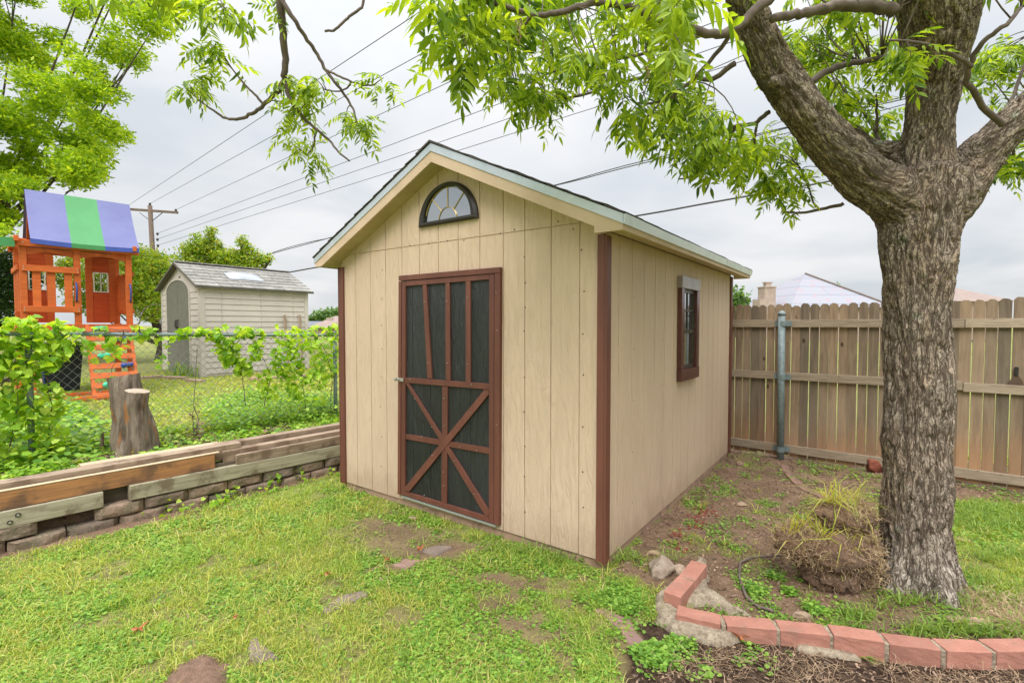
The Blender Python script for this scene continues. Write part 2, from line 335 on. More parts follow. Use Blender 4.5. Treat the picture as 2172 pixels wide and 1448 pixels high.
def ground_mat():
    m = NT('ground')
    a = m.n('ShaderNodeAttribute', attribute_name='grass'); a2 = m.n('ShaderNodeAttribute', attribute_name='mulch')
    soil = m.mix(m.ramp(m.noise(2.4, (1, 1, 1), 6, .65), .3, .7), (.235, .15, .10), (.15, .095, .062))
    soil = m.mix(m.ramp(m.noise(40, (1, 1, 1), 5, .7), .52, .72, 0, .75), soil, (.29, .20, .14))
    soil = m.mix(m.ramp(m.noise(23, (1, 1, 1), 4, .7), .58, .68, 0, .8), soil, (.06, .035, .025))
    mul_ = m.mix(m.ramp(m.noise(30, (1, 1, 1), 6, .75), .38, .62), (.028, .018, .013), (.095, .06, .04))
    soil = m.mix(a2.outputs['Fac'], soil, mul_)
    g = m.mix(m.ramp(m.noise(9, (1, 1, 1), 6, .7), .3, .7), (.12, .15, .04), (.23, .25, .07))
    g = m.mix(m.ramp(m.noise(.5, (1, 1, 1), 3), .35, .7, 0, .5), g, (.30, .36, .08))
    col = m.mix(a.outputs['Fac'], soil, g)
    b = m.bump(m.noise(14, (1, 1, 1), 6, .7), .8, .03); b = m.bump(m.noise(90, (1, 1, 1), 4, .7), .9, .008, b)
    return m.fin(col, 1.0, b, 0, .1)
M['ground'] = ground_mat()

# ------------------------------------------------------------------ mesh building
class MB:
    def __init__(s): s.v = []; s.f = []; s.m = []; s.n = 0; s.uv = None
    def add(s, V, F, mi=0):
        V = np.asarray(V, float).reshape(-1, 3); s.v.append(V)
        for f in F: s.f.append([i+s.n for i in f]); s.m.append(mi)
        s.n += len(V)
    def box(s, x0, x1, y0, y1, z0, z1, mi=0):
        s.add([(x0, y0, z0), (x1, y0, z0), (x1, y1, z0), (x0, y1, z0), (x0, y0, z1), (x1, y0, z1), (x1, y1, z1), (x0, y1, z1)],
              [(0, 3, 2, 1), (4, 5, 6, 7), (0, 1, 5, 4), (1, 2, 6, 5), (2, 3, 7, 6), (3, 0, 4, 7)], mi)
    def beam(s, p0, p1, w, h, up=(0, 0, 1), mi=0):
        p0 = np.array(p0, float); p1 = np.array(p1, float); d = p1-p0; d /= np.linalg.norm(d); up = np.array(up, float)
        x = np.cross(d, up); x /= np.linalg.norm(x); y = np.cross(x, d); a = x*w/2; b = y*h/2
        s.add([p0-a-b, p0+a-b, p0+a+b, p0-a+b, p1-a-b, p1+a-b, p1+a+b, p1-a+b],
              [(0, 3, 2, 1), (4, 5, 6, 7), (0, 1, 5, 4), (1, 2, 6, 5), (2, 3, 7, 6), (3, 0, 4, 7)], mi)
    def prism(s, poly, f0, f1, mi=0):   # poly: 2-D list; f0/f1 map (a,b)->3-D
        n = len(poly); V = [f0(*p) for p in poly]+[f1(*p) for p in poly]
        s.add(V, [tuple(range(n))[::-1], tuple(range(n, 2*n))]+[(i, (i+1) % n, n+(i+1) % n, n+i) for i in range(n)], mi)
    def tube(s, P, R, n=8, mi=0, cap=True):
        P = np.asarray(P, float); k = len(P); R = np.broadcast_to(np.asarray(R, float), (k,))
        T = np.gradient(P, axis=0); T /= np.linalg.norm(T, axis=1)[:, None]+1e-12
        ref = np.array([0, 0, 1.]) if abs(T[0][2]) < .9 else np.array([1., 0, 0]); V = []
        x = np.cross(ref, T[0]); x /= np.linalg.norm(x)
        for i in range(k):
            x = x-T[i]*(x @ T[i]); x /= np.linalg.norm(x)+1e-12; y = np.cross(T[i], x)
            a = np.arange(n)*2*PI/n; V.append(P[i]+R[i]*(np.cos(a)[:, None]*x+np.sin(a)[:, None]*y))
        F = [(i*n+j, i*n+(j+1) % n, (i+1)*n+(j+1) % n, (i+1)*n+j) for i in range(k-1) for j in range(n)]
        if cap: F += [tuple(range(n))[::-1], tuple(range((k-1)*n, k*n))]
        s.add(np.concatenate(V), F, mi)
    def cyl(s, p0, p1, r, n=12, mi=0): s.tube([p0, p1], [r, r], n, mi)
    def bake(s): return (np.concatenate(s.v) if s.v else np.zeros((0, 3)))
def link(o, parent=None, label=None, cat=None, group=None, kind=None):
    COL.objects.link(o)
    if parent is not None: o.parent = parent
    if label: o['label'] = label
    if cat: o['category'] = cat
    if group: o['group'] = group
    if kind: o['kind'] = kind
    return o
def put(name, mb, mats, parent=None, origin=None, smooth=False, bevel=0, **tags):
    V = mb.bake()
    if parent is None and origin is None: origin = (float(V[:, 0].mean()), float(V[:, 1].mean()), float(V[:, 2].min()))
    if origin is not None: V = V-np.array(origin)
    me = bpy.data.meshes.new(name); me.from_pydata(V.tolist(), [], mb.f)
    mats = mats if isinstance(mats, (list, tuple)) else [mats]
    for m in mats: me.materials.append(m)
    if len(mats) > 1: me.polygons.foreach_set('material_index', np.array(mb.m, dtype=np.int32))
    if smooth: me.polygons.foreach_set('use_smooth', np.ones(len(me.polygons), bool))
    me.update()
    o = bpy.data.objects.new(name, me)
    if parent is None: o.location = origin
    elif origin is not None and not tags.pop('local', False): pass
    if bevel:
        b = o.modifiers.new('bevel', 'BEVEL'); b.width = bevel; b.segments = 2; b.limit_method = 'ANGLE'
    tags.pop('local', None)
    return link(o, parent, **tags)
def put_np(name, V, F, mats, parent=None, origin=None, smooth=False, uv=None, mi=None, attrs=None, **tags):
    V = np.asarray(V, float)
    if parent is None and origin is None: origin = (float(V[:, 0].mean()), float(V[:, 1].mean()), float(V[:, 2].min()))
    if origin is not None: V = V-np.array(origin)
    F = np.asarray(F); k = F.shape[1]; me = bpy.data.meshes.new(name)
    me.vertices.add(len(V)); me.vertices.foreach_set('co', V.astype(np.float32).ravel())
    me.loops.add(F.size); me.loops.foreach_set('vertex_index', F.astype(np.int32).ravel())
    me.polygons.add(len(F)); me.polygons.foreach_set('loop_start', np.arange(0, F.size, k, dtype=np.int32)); me.polygons.foreach_set('loop_total', np.full(len(F), k, np.int32))
    mats = mats if isinstance(mats, (list, tuple)) else [mats]
    for m in mats: me.materials.append(m)
    if mi is not None: me.polygons.foreach_set('material_index', np.asarray(mi, np.int32))
    me.polygons.foreach_set('use_smooth', np.full(len(F), smooth, bool))
    if uv is not None:
        l = me.uv_layers.new(name='uv'); l.data.foreach_set('uv', np.asarray(uv, np.float32)[F.ravel()].ravel() if len(uv) == len(V) else np.asarray(uv, np.float32).ravel())
    if attrs:
        for a, val in attrs.items():
            x = me.attributes.new(a, 'FLOAT', 'POINT'); x.data.foreach_set('value', np.asarray(val, np.float32))
    me.update(calc_edges=True); me.validate()
    o = bpy.data.objects.new(name, me)
    if parent is None: o.location = origin
    return link(o, parent, **tags)
def thing(name, label, cat, loc, rz=0, group=None):
    o = bpy.data.objects.new(name, None); o.location = tuple(float(v) for v in loc); o.rotation_euler = (0, 0, rz); o.empty_display_size = .1
    return link(o, None, label, cat, group)
def rotm(yaw, pitch, roll):
    cy, sy, cp, sp, cr_, sr = np.cos(yaw), np.sin(yaw), np.cos(pitch), np.sin(pitch), np.cos(roll), np.sin(roll)
    z0 = np.zeros_like(cy); o1 = np.ones_like(cy)
    Rz = np.stack([cy, -sy, z0, sy, cy, z0, z0, z0, o1], -1).reshape(-1, 3, 3)
    Ry = np.stack([cp, z0, -sp, z0, o1, z0, sp, z0, cp], -1).reshape(-1, 3, 3)      # +pitch lifts +X
    Rx = np.stack([o1, z0, z0, z0, cr_, -sr, z0, sr, cr_], -1).reshape(-1, 3, 3)
    return Rz @ Ry @ Rx
def inst(T, pos, R, sc):
    """T=(V,F) template, returns merged V,F"""
    V, F = T; V = np.asarray(V, float); F = np.asarray(F); m = len(pos)
    W = np.einsum('mij,nj->mni', R, V)*np.asarray(sc).reshape(-1, 1, 1)+np.asarray(pos)[:, None, :]
    FF = (F[None]+(np.arange(m)*len(V))[:, None, None]).reshape(-1, F.shape[1])
    return W.reshape(-1, 3), FF
def cat_vf(parts):
    Vs, Fs, n = [], [], 0
    for V, F in parts:
        Vs.append(V); Fs.append(F+n); n += len(V)
    return np.concatenate(Vs), np.concatenate(Fs)
# leaf templates (triangles)
def leaflet(L, W, fold=.18, curl=.2, base=(0, 0, 0), d=(1, 0, 0), nrm=(0, 0, 1)):
    d = np.array(d, float); d /= np.linalg.norm(d); n = np.array(nrm, float); n -= d*(n @ d); n /= np.linalg.norm(n); s = np.cross(n, d)
    P = []
    for t, wd in ((0, 0), (.3, .9), (.62, .85), (1, 0)):
        c = np.array(base)+d*L*t-n*curl*L*t*t
        if wd == 0: P.append(c)
        else: P += [c-s*W/2*wd+n*fold*W*.5, c, c+s*W/2*wd+n*fold*W*.5]
    F = [(0, 1, 2), (0, 2, 3), (1, 4, 5), (1, 5, 2), (2, 5, 6), (2, 6, 3), (4, 7, 5), (5, 7, 6)]
    return np.array(P), np.array(F)
def strip(P, wd):
    P = np.array(P); s = np.array([0, wd/2, 0]); V = []; F = []
    for p in P: V += [p-s, p+s]
    for i in range(len(P)-1): a = 2*i; F += [(a, a+1, a+3), (a, a+3, a+2)]
    return np.array(V), np.array(F)
def compound(pairs, L, ll, lw, droop=.5, seed=0, down=.5):
    r = np.random.default_rng(seed); parts = []
    pt = lambda t: np.array([L*(t-.3*droop*t*t), 0, -droop*L*t*t*.8])
    parts.append(strip([pt(t) for t in np.linspace(0, 1, 5)], .0022))
    for i, t in enumerate(np.linspace(.28, .93, pairs)):
        k = (.75+.5*math.sin(PI*(t*.8+.15)))*ll
        for s in (-1, 1):
            d = np.array([.45+r.normal()*.15, s*1., -down+r.normal()*.22]); nn = np.array([.3+r.normal()*.2, s*(.3+r.normal()*.25), 1])
            parts.append(leaflet(k*(1+r.normal()*.08), lw, .25, .18, pt(t), d, nn))
    parts.append(leaflet(ll*1.05, lw, .25, .2, pt(1), (1, 0, -.8*droop-.2), (0, 0, 1)))
    return cat_vf(parts)
def heart(S):
    P = np.array([(0, 0, 0), (-.12, .32, .05), (.1, .5, .08), (.5, .42, .03), (1, 0, -.14), (.5, -.42, .03), (.1, -.5, .08), (-.12, -.32, .05), (.4, 0, 0)])*S
    return P, np.array([(8, i, i+1) for i in range(0, 7)]+[(8, 7, 0)])
def rosette(n, L, W, up=.5, seed=0):
    r = np.random.default_rng(seed); parts = []
    for i in range(n):
        a = i*2*PI/n+r.normal()*.3; u = up*(.6+.6*r.random()); st = L*(.35+.5*r.random())
        b = np.array([math.cos(a)*st*.7, math.sin(a)*st*.7, st*u*1.2])
        P = np.array([(0, 0, 0), (.35, .5, .06), (.85, .42, .02), (1.05, 0, -.05), (.85, -.42, .02), (.35, -.5, .06)])*W
        ca, sa = math.cos(a), math.sin(a); Q = np.stack([P[:, 0]*ca-P[:, 1]*sa, P[:, 0]*sa+P[:, 1]*ca, P[:, 2]+P[:, 0]*(r.normal()*.3)], 1)+b
        parts.append((Q, np.array([(0, 1, 2), (0, 2, 3), (0, 3, 4), (0, 4, 5)][::1])))
        parts.append((np.array([(0, 0, 0), (0.0012, 0, 0), tuple(b)]), np.array([(0, 1, 2)])))
    return cat_vf(parts)
def blade(L, W, bend):
    P = np.array([(0, -W/2, 0), (0, W/2, 0), (L*bend*.35, -W*.4, L*.55), (L*bend*.35, W*.4, L*.55), (L*bend, 0, L*(1-.45*bend))])
    return P, np.array([(0, 1, 3), (0, 3, 2), (2, 3, 4)])

# ------------------------------------------------------------------ terrain
WP = gnd(0, 1174)[:2]; WD = gnd(719, 1000)[:2]-WP; WL = np.linalg.norm(WD); WD = WD/WL; WN = np.array([-WD[1], WD[0]])
def wd_(x, y): return (x-WP[0])*WN[0]+(y-WP[1])*WN[1]
poly = lambda P, z=0: [tuple(gnd(a, b, z)[:2]) for a, b in P]
SOIL = poly([(1262, 1222), (1296, 1195), (1548, 955), (1620, 915), (2300, 1010), (2300, 1070), (2030, 1062), (1900, 1050), (1868, 1110), (1868, 1180), (1990, 1200), (2170, 1290), (2300, 1330), (2300, 1368), (2172, 1366), (1980, 1352), (1750, 1330), (1540, 1310), (1430, 1284), (1440, 1250), (1395, 1240), (1340, 1215)])
MULCH = poly([(1420, 1320), (1540, 1328), (1700, 1345), (1900, 1362), (2172, 1368), (2500, 1368), (2900, 1385), (3600, 1900), (1320, 2200), (1290, 1600), (1330, 1450), (1370, 1390), (1390, 1350)])
def grassd(x, y):
    jx = x+(fbm(x*3, y*3, s=3)-.5)*.35; jy = y+(fbm(x*3, y*3, s=9)-.5)*.35
    g = np.ones(np.shape(x))
    n = fbm(x*4.5, y*4.5, s=21)
    so = inpoly(jx, jy, SOIL); g = np.where(so, np.where(n > .64, .30, .015), g)
    mu = inpoly(jx, jy, MULCH); g = np.where(mu, .0, g)
    for (px, py, rx, ry, k) in ((850, 1130, .42, .20, .9), (935, 1165, .42, .17, .95), (790, 1110, .2, .15, .7), (1050, 1290, .15, .09, .9), (1070, 1235, .12, .07, .9), (1110, 1255, .16, .07, .9), (1180, 1300, .14, .08, .7), (1230, 1225, .15, .08, .5),
                                (1320, 1300, .18, .1, .5), (830, 1200, .16, .08, .8), (720, 1275, .13, .06, .8), (1180, 1370, .16, .08, .55), (1030, 1320, .1, .05, .7), (440, 1425, .14, .08, .8), (560, 1385, .07, .05, .9), (1330, 1400, .15, .12, .6), (760, 1245, .1, .05, .4)):
        c = gnd(px, py); q = ((jx-c[0])/rx)**2+((jy-c[1])/ry)**2; g = g*(1-k*np.exp(-q**1.5))
    c = gnd(1150, 1310); q = ((x-c[0])/.95)**2+((y-c[1])/.55)**2; g = g*(1-.8*np.exp(-q)*sstep(.50, .66, fbm(x*8, y*8, s=121)))
    g = g*(1-.5*sstep(.60, .74, fbm(x*5.5, y*5.5, s=133)))
    d = wd_(jx, jy); g = np.where((d > -.10) & (d < .5), .0, g)
    g = np.where((d < -.1) & (d > -.3), g*.75, g)
    return np.clip(g*(.72+.55*n), 0, 1), mu
def hz(x, y):
    x = np.asarray(x, float); y = np.asarray(y, float); d = wd_(x, y)
    r = .19*sstep(.09, .17, d)+.03*np.clip(d-1.8, 0, 9)
    near = np.exp(-((x-1)**2+(y-4)**2)/60.)
    b = (fbm(x*2.2, y*2.2, s=5)-.5)*.035+(fbm(x*9, y*9, s=6)-.5)*.012
    far = (fbm(x*.15, y*.15, s=8)-.5)*.1
    return r + b*np.where(d < .3, near, 1) + far*(1-near)*np.clip((np.hypot(x, y)-8)/10, 0, 1)
def gt(px, py):
    z = 0.2
    for i in range(30):
        p = gnd(px, py, z); z = .6*z+.4*float(hz(p[0], p[1]))
    return p
def axis(a, b, step, lim):
    c = list(np.arange(a, b, step)); v = b; st = step
    while v < lim: st *= 1.18; v += st; c.append(v)
    v = a; st = step; l = []
    while v > -lim: st *= 1.18; v -= st; l.append(v)
    return np.array(l[::-1]+c)
ax = axis(-6, 6, .05, 500); ay = axis(.8, 8.2, .05, 500)
GX, GY = np.meshgrid(ax, ay); Z = hz(GX, GY); g0, mu0 = grassd(GX, GY)
dd = wd_(GX, GY); far_ = (np.hypot(GX, GY) > 8.3)
g0 = np.where(far_ | (dd > .6), np.clip(.75+.5*(fbm(GX*1.5, GY*1.5, s=31)-.5), 0, 1), np.clip(g0*1.15, 0, 1))
nx, ny = len(ax), len(ay); idx = np.arange(nx*ny).reshape(ny, nx)
Fq = np.stack([idx[:-1, :-1], idx[:-1, 1:], idx[1:, 1:], idx[1:, :-1]], -1).reshape(-1, 4)
put_np('ground', np.stack([GX, GY, Z], -1).reshape(-1, 3), Fq, M['ground'], origin=(0, 0, 0), smooth=True, attrs={'grass': g0.ravel(), 'mulch': mu0.astype(float).ravel()}, kind='structure')

# ------------------------------------------------------------------ storage shed
AN = .6311; W, SL, ZT = 2.7206, 3.3644, 2.1306
fd = np.array([-math.cos(AN), math.sin(AN), 0]); sdv = np.array([math.sin(AN), math.cos(AN), 0])
NC = np.array([.5803, 3.0577, 0]); SO = NC+fd*W
def to_local(p):
    q = p-SO; return np.array([q @ -fd, q @ sdv, q[2]])
def FL(px, py, y=0.):
    q = to_local(pln(px, py, SO+sdv*y, sdv)); return q[0], q[2]
def SDL(px, py, off=0.):
    q = to_local(pln(px, py, NC-fd*off, fd)); return q[1], q[2]
shed = thing('storage_shed', 'tan wooden storage shed with brown trim, black barn door and arched gable window', 'shed', SO, -AN)
ZM, ZR, EO, OO = 2.1905, 2.9168, .18, .155
SLP = (ZR-ZM)/(W/2+EO); top = lambda x: ZR-SLP*abs(x-W/2)
gx = [FL(p, 700)[0] for p in (756, 787, 819.5, 854, 891, 931, 973, 1018.6, 1068, 1113.5, 1169, 1229.5)]
zj = .5*(FL(1000, 503.5)[1]+FL(800, 533)[1])
mb = MB(); edges = [.02]+gx+[W-.02]
for a, b in zip(edges[:-1], edges[1:]):
    a2, b2 = a+.0034, b-.0034
    for z0, z1 in ((.055, zj-.003), (zj+.003, 9)):
        if z1 < 9: P = [(a2, z0), (b2, z0), (b2, min(z1, top(b2)-.05)), (a2, min(z1, top(a2)-.05))]
        else:
            if max(top(a2), top(b2))-.05 < z0+.02: continue
            P = [(a2, z0), (b2, z0), (b2, max(z0+.001, top(b2)-.05))]+([(W/2, top(W/2)-.05)] if a2 < W/2 < b2 else [])+[(a2, max(z0+.001, top(a2)-.05))]
        mb.prism(P, lambda x, z: (x, -.002, z), lambda x, z: (x, .012, z))
P = [(.0, .055), (W, .055), (W, top(W)-.06), (W/2, top(W/2)-.06), (0, top(0)-.06)]
mb.prism(P, lambda x, z: (x, .006, z), lambda x, z: (x, .05, z))
def disc(mb, c, n, r, mi):
    n = np.array(n, float); u = np.array([1., 0, 0]) if abs(n[0]) < .5 else np.array([0, 1., 0]); v = np.array([0, 0, 1.])
    V = [np.array(c)+r*(math.cos(t)*u+math.sin(t)*v) for t in np.arange(8)*PI/4]; F = [tuple(range(8))]
    if np.cross(u, v) @ n < 0: F = [tuple(range(8))[::-1]]
    mb.add(V, F, mi)
for px_, ys in ((1113, (545, 600, 652, 702, 800, 873, 946, 1010, 1085)), (1237, (530, 618, 708, 795, 905, 1000, 1075)), (810, (573, 634, 690, 740, 800, 862, 926, 988)), (1100, (1147,)), (1150, (1162,)), (1200, (1180,)), (1235, (1190,)), (1050, (1131,)),
                (1062, (495,)), (1090, (487,)), (1185, (470,)), (910, (516,)), (870, (521,)), (948, (511,)), (985, (510,)), (775, (536,)), (1215, (486,))):
    for y_ in ys:
        x, z_ = FL(px_+rng.normal()*1.5, y_); disc(mb, (x, -.0035, z_), (0, -1, 0), .0055, 1)
put('front_wall', mb, [M['siding'], M['nail']], shed)
mb = MB(); ge = [.0]
sx = [1303, 1322, 1342, 1363, 1385, 1407, 1424]
gy = []
for p in (1312, 1340, 1366, 1389, 1410, 1429, 1446.5, 1462, 1476.5, 1490, 1502, 1513, 1523, 1532, 1540): gy.append(SDL(p, 640)[0])
edges = [.02]+[g for g in gy if .03 < g < SL-.03]+[SL-.02]
for a, b in zip(edges[:-1], edges[1:]): mb.box(W-.012, W+.002, a+.0034, b-.0034, .055, ZT)
mb.box(W-.05, W-.006, .0, SL, .055, ZT)
for (yy, z0) in ((.45, .3), (1.05, .35)):
    for k in range(5): disc(mb, (W+.0035, yy+rng.normal()*.01, z0+k*.36), (1, 0, 0), .005, 1)
put('side_wall', mb, [M['siding'], M['nail']], shed)
mb = MB(); mb.box(-.002, .05, 0, SL, .055, ZT); put('side_wall', mb, M['siding'], shed)
mb = MB(); mb.prism([(.0, .055), (W, .055), (W, top(W)-.06), (W/2, top(W/2)-.06), (0, top(0)-.06)], lambda x, z: (x, SL-.05, z), lambda x, z: (x, SL+.002, z)); put('back_wall', mb, M['siding'], shed)
mb = MB(); mb.box(.015, W-.01, .015, SL-.015, -.06, .053); put('base', mb, M['base'], shed)
# corner trim boards
for cx_, s in ((0, -1), (W, 1)):
    mb = MB()
    if s > 0:
        mb.box(W-.046, W+.002, -.022, -.0025, .045, ZT-.02); mb.box(W+.0025, W+.022, -.022, .040, .045, ZT-.03)
    else:
        mb.box(-.004, .055, -.022, -.0025, .045, ZT-.04); mb.box(-.024, -.0045, -.022, .055, .045, ZT-.04)
    put('corner_trim', mb, M['trim'], shed, bevel=.002)
mb = MB(); mb.box(W+.0045, W+.022, SL-.055, SL+.02, .045, ZT-.02); put('corner_trim', mb, M['trim'], shed, bevel=.002)
# roof
roof = MB()
def slab(mb, off1, off2, y0, y1, xl, xr, mi=0, flat=None):
    up = [(xl, top(xl)-off1), (W/2, ZR-off1), (xr, top(xr)-off1)]
    lo = [(xr, top(xr)-off2), (W/2, ZR-off2), (xl, top(xl)-off2)]
    if flat is not None:
        dx = (ZR-off2-flat)/SLP; lo = [(xr, flat), (W/2+dx, flat), (W/2, ZR-off2), (W/2-dx, flat), (xl, flat)]
    n1 = up+lo
    # split in two convex halves
    half = [p for p in up if p[0] >= W/2]+[p for p in lo if p[0] >= W/2]
    mb.prism(half[::-1], lambda x, z: (x, y0, z), lambda x, z: (x, y1, z), mi)
    half = [p for p in up if p[0] <= W/2]+[p for p in lo if p[0] <= W/2]
    mb.prism(half[::-1], lambda x, z: (x, y0, z), lambda x, z: (x, y1, z), mi)
slab(roof, .012, .135, -OO+.02, SL+OO-.02, -EO+.02, W+EO-.02, flat=ZM-.088)
rf = put('roof', roof, M['soffit'], shed)
fa = MB()
for s in (-1, 1):
    xe = W+EO-.001 if s > 0 else -EO+.001
    P = [(W/2, ZR-.055), (xe, top(xe)-.055), (xe, ZM-.096)]+[(W/2+s*(ZR-.142-(ZM-.096))/SLP, ZM-.096)]+[(W/2, ZR-.142)]
    if s > 0: P[3:4] = [(W+.0, ZM-.096), (W+.0, top(W)-.142)]
    for y0 in (-OO, SL+OO-.018):
        fa = MB(); fa.prism(P if s < 0 else P[::-1], lambda x, z: (x, y0, z), lambda x, z: (x, y0+.018, z)); put('rake_board', fa, M['tanpaint'], rf)
for s in (-1, 1):
    fb = MB(); x0, x1 = (W+EO-.018, W+EO) if s > 0 else (-EO, -EO+.018)
    fb.box(x0, x1, -OO+.0185, SL+OO-.0185, ZM-.096, ZM-.012); put('fascia', fb, M['tanpaint'], rf)
de = MB()
for s in (-1, 1):
    xe = W+EO+.006 if s > 0 else -EO-.006
    P = [(W/2, ZR-.004), (xe, top(xe)-.004), (xe, top(xe)-.060), (W/2, ZR-.062)]
    de.prism(P if s < 0 else P[::-1], lambda x, z: (x, -OO-.006, z), lambda x, z: (x, -OO-.001, z))
    a, b = (xe-.005, xe+.004) if s > 0 else (xe-.004, xe+.005)
    for k in range(3):
        y0 = -OO-.006+k*(SL+2*OO)/3; y1 = y0+(SL+2*OO)/3+.01
        t_ = .0015*k; V = [(a, y0, top(xe)-.004), (b+t_+.012*s, y0, top(xe)-.006), (b+t_, y0, top(xe)-.062), (a, y0, top(xe)-.06)]
        V2 = [(p[0], y1, p[2]) for p in V]
        de.add(V+V2, [(0, 1, 2, 3), (7, 6, 5, 4), (0, 4, 5, 1), (1, 5, 6, 2), (2, 6, 7, 3), (3, 7, 4, 0)])
de.box(W/2-.02, W/2-.018, -OO-.0075, -OO-.0065, ZR-.06, ZR-.01)
put('drip_edge', de, M['metalstrip'], rf)
sh = MB()
NCR = 12
for s in (-1, 1):
    for k in range(NCR):
        d0 = (W/2+EO+.018)*(k/NCR); d1 = (W/2+EO+.018)*((k+1)/NCR)+.02
        y = -OO-.016
        while y < SL+OO:
            wd = .30*(.9+.2*rng.random()); y1 = min(y+wd, SL+OO+.016); lf = .004+.007*rng.random(); lf0 = .003+.004*rng.random()
            d1_ = d1+rng.normal()*.004
            za, zb = ZR-SLP*d0+.001+lf0, ZR-SLP*d1_+.009+lf; xa, xb = W/2+s*d0, W/2+s*min(d1_, W/2+EO+.022)
            V = [(xa, y, za), (xb, y, zb), (xb, y1-.004, zb+rng.normal()*.002), (xa, y1-.004, za), (xa, y, za-.006), (xb, y, zb-.010), (xb, y1-.004, zb-.010), (xa, y1-.004, za-.006)]
            sh.add(V, [(0, 1, 2, 3), (7, 6, 5, 4), (0, 4, 5, 1), (1, 5, 6, 2), (2, 6, 7, 3), (3, 7, 4, 0)]); y = y1
y = -OO-.018
while y < SL+OO:
    for s in (-1, 1): sh.prism([(0, .014), (.13, .010-SLP*.13+.004), (.13, -SLP*.13), (0, .0)], lambda a, b, s=s: (W/2+s*a, y, ZR+b+.004), lambda a, b, s=s: (W/2+s*a, y+.19, ZR+b+.004))
    y += .2
put('shingles', sh, M['shingle'], rf)
# door
door = MB()
FT = lambda px, py: FL(px, py, -.03)
def quadbar(mb, P, y0, y1, mi=0):
    Q = [FT(*p) if len(p) == 2 else p for p in P]
    mb.prism(Q, lambda x, z: (x, y0, z), lambda x, z: (x, y1, z), mi)
DB = MB(); xl, _ = FT(857, 700); xr, _ = FT(1040, 700); zb_ = FT(950, 1078)[1]; zt_ = FT(950, 580)[1]
gd = [xl]+[FT(p, 900)[0] for p in (873, 910, 995)]+[xr]
for a, b in zip(gd[:-1], gd[1:]): DB.box(a+.002, b-.002, -.012, -.004, zb_, zt_)
DB.box(xl, xr, -.008, -.003, zb_, zt_)
dr = put('door', DB, M['panel'], shed)
def bar(name, P, y0=-.03, y1=-.0125, lab=None, par=None, mat='trim'):
    m_ = MB(); quadbar(m_, P, y0, y1); return put(name, m_, M[mat], par or dr, bevel=.0015, **({'label': lab} if lab else {}))
bar('frame_board', [(847, 585), (1061, 566.5), (1061, 578.5), (847, 595.5)], -.038, -.0025)
bar('frame_board', [(846, 597), (851.5, 597), (849.5, 1048.5), (843.8, 1047)], -.034, -.0025)
bar('frame_board', [(1049.5, 578.8), (1061, 578.8), (1058.5, 1114), (1048, 1111)], -.034, -.0025)
bar('stile', [(852.2, 597), (860, 597), (859, 1051), (850.5, 1048.5)])
bar('stile', [(1037.5, 580.5), (1047.8, 580), (1046.6, 1110.6), (1036.5, 1107.5)])
bar('top_rail', [(860.3, 596), (1037.2, 581), (1037.2, 592.5), (860.3, 606.5)])
bar('slat', [(895.5, 604), (904, 603.2), (915.5, 803), (905.5, 801.7)], -.028, lab='slat hanging crooked, leaning to the right')
bar('slat', [(943.9, 599.6), (953, 598.8), (954.5, 807), (944.5, 805.5)], -.028)
bar('slat', [(987, 596), (997, 595.3), (997.4, 812), (987, 810.8)], -.028)
bar('middle_rail', [(859.3, 800), (1037, 813.5), (1037, 826), (859.3, 811.5)])
bar('center_stile', [(937, 818.4), (948.5, 819.5), (946.5, 1068), (935, 1064.5)], -.026)
bar('lower_rail', [(859.2, 920), (1036.5, 950), (1036.5, 963), (859.2, 931)], -.026)
bar('bottom_rail', [(859.2, 1042), (1036.2, 1096), (1036.2, 1107.4), (859, 1051.2)])
bar('brace', [(859.3, 812), (866, 812.5), (1036.3, 1083), (1036, 1094), (1028, 1093)], -.0285)
bar('brace', [(1027, 826.5), (1036.7, 827), (1036.7, 836), (868, 1042), (859.3, 1041), (859.3, 1032)], -.031)
m_ = MB()
for p in ((870, 804), (1000, 815), (901, 640), (909, 770), (948, 639), (949, 770), (992, 631), (992, 771), (942, 845), (942, 903), (941, 1000), (941, 1030), (880, 845), (916, 905), (998, 874), (917, 965), (965, 977), (1006, 1047), (895, 925), (1012, 955), (975, 947), (1053, 620), (900, 1050), (1055, 700), (1054, 900)):
    m_ = MB(); x, z_ = FT(*p); m_.cyl((x, -.028, z_), (x, -.0355, z_), .0035, 8); put('screw', m_, M['screw'], dr)
m_ = MB(); x0, z0 = FT(842, 799); x1, z1 = FT(857.5, 809); m_.box(x0+.02, x1, -.042, -.036, z1, z0-.005); m_.cyl((x0+.018, -.04, (z0+z1)/2), (x0+.018, -.075, (z0+z1)/2), .014, 12); m_.box(x0, x0+.05, -.055, -.046, (z0+z1)/2-.006, (z0+z1)/2+.006)
put('latch', m_, M['screw'], dr, bevel=.001)
m_ = MB(); a = FT(851.5, 1053.5); b = FT(1051, 1117)
m_.prism([a, b, (b[0], b[1]+.012), (a[0], a[1]+.012)], lambda x, z: (x, -.034, z), lambda x, z: (x, -.003, z)); put('threshold_strip', m_, M['metalstrip'], dr)
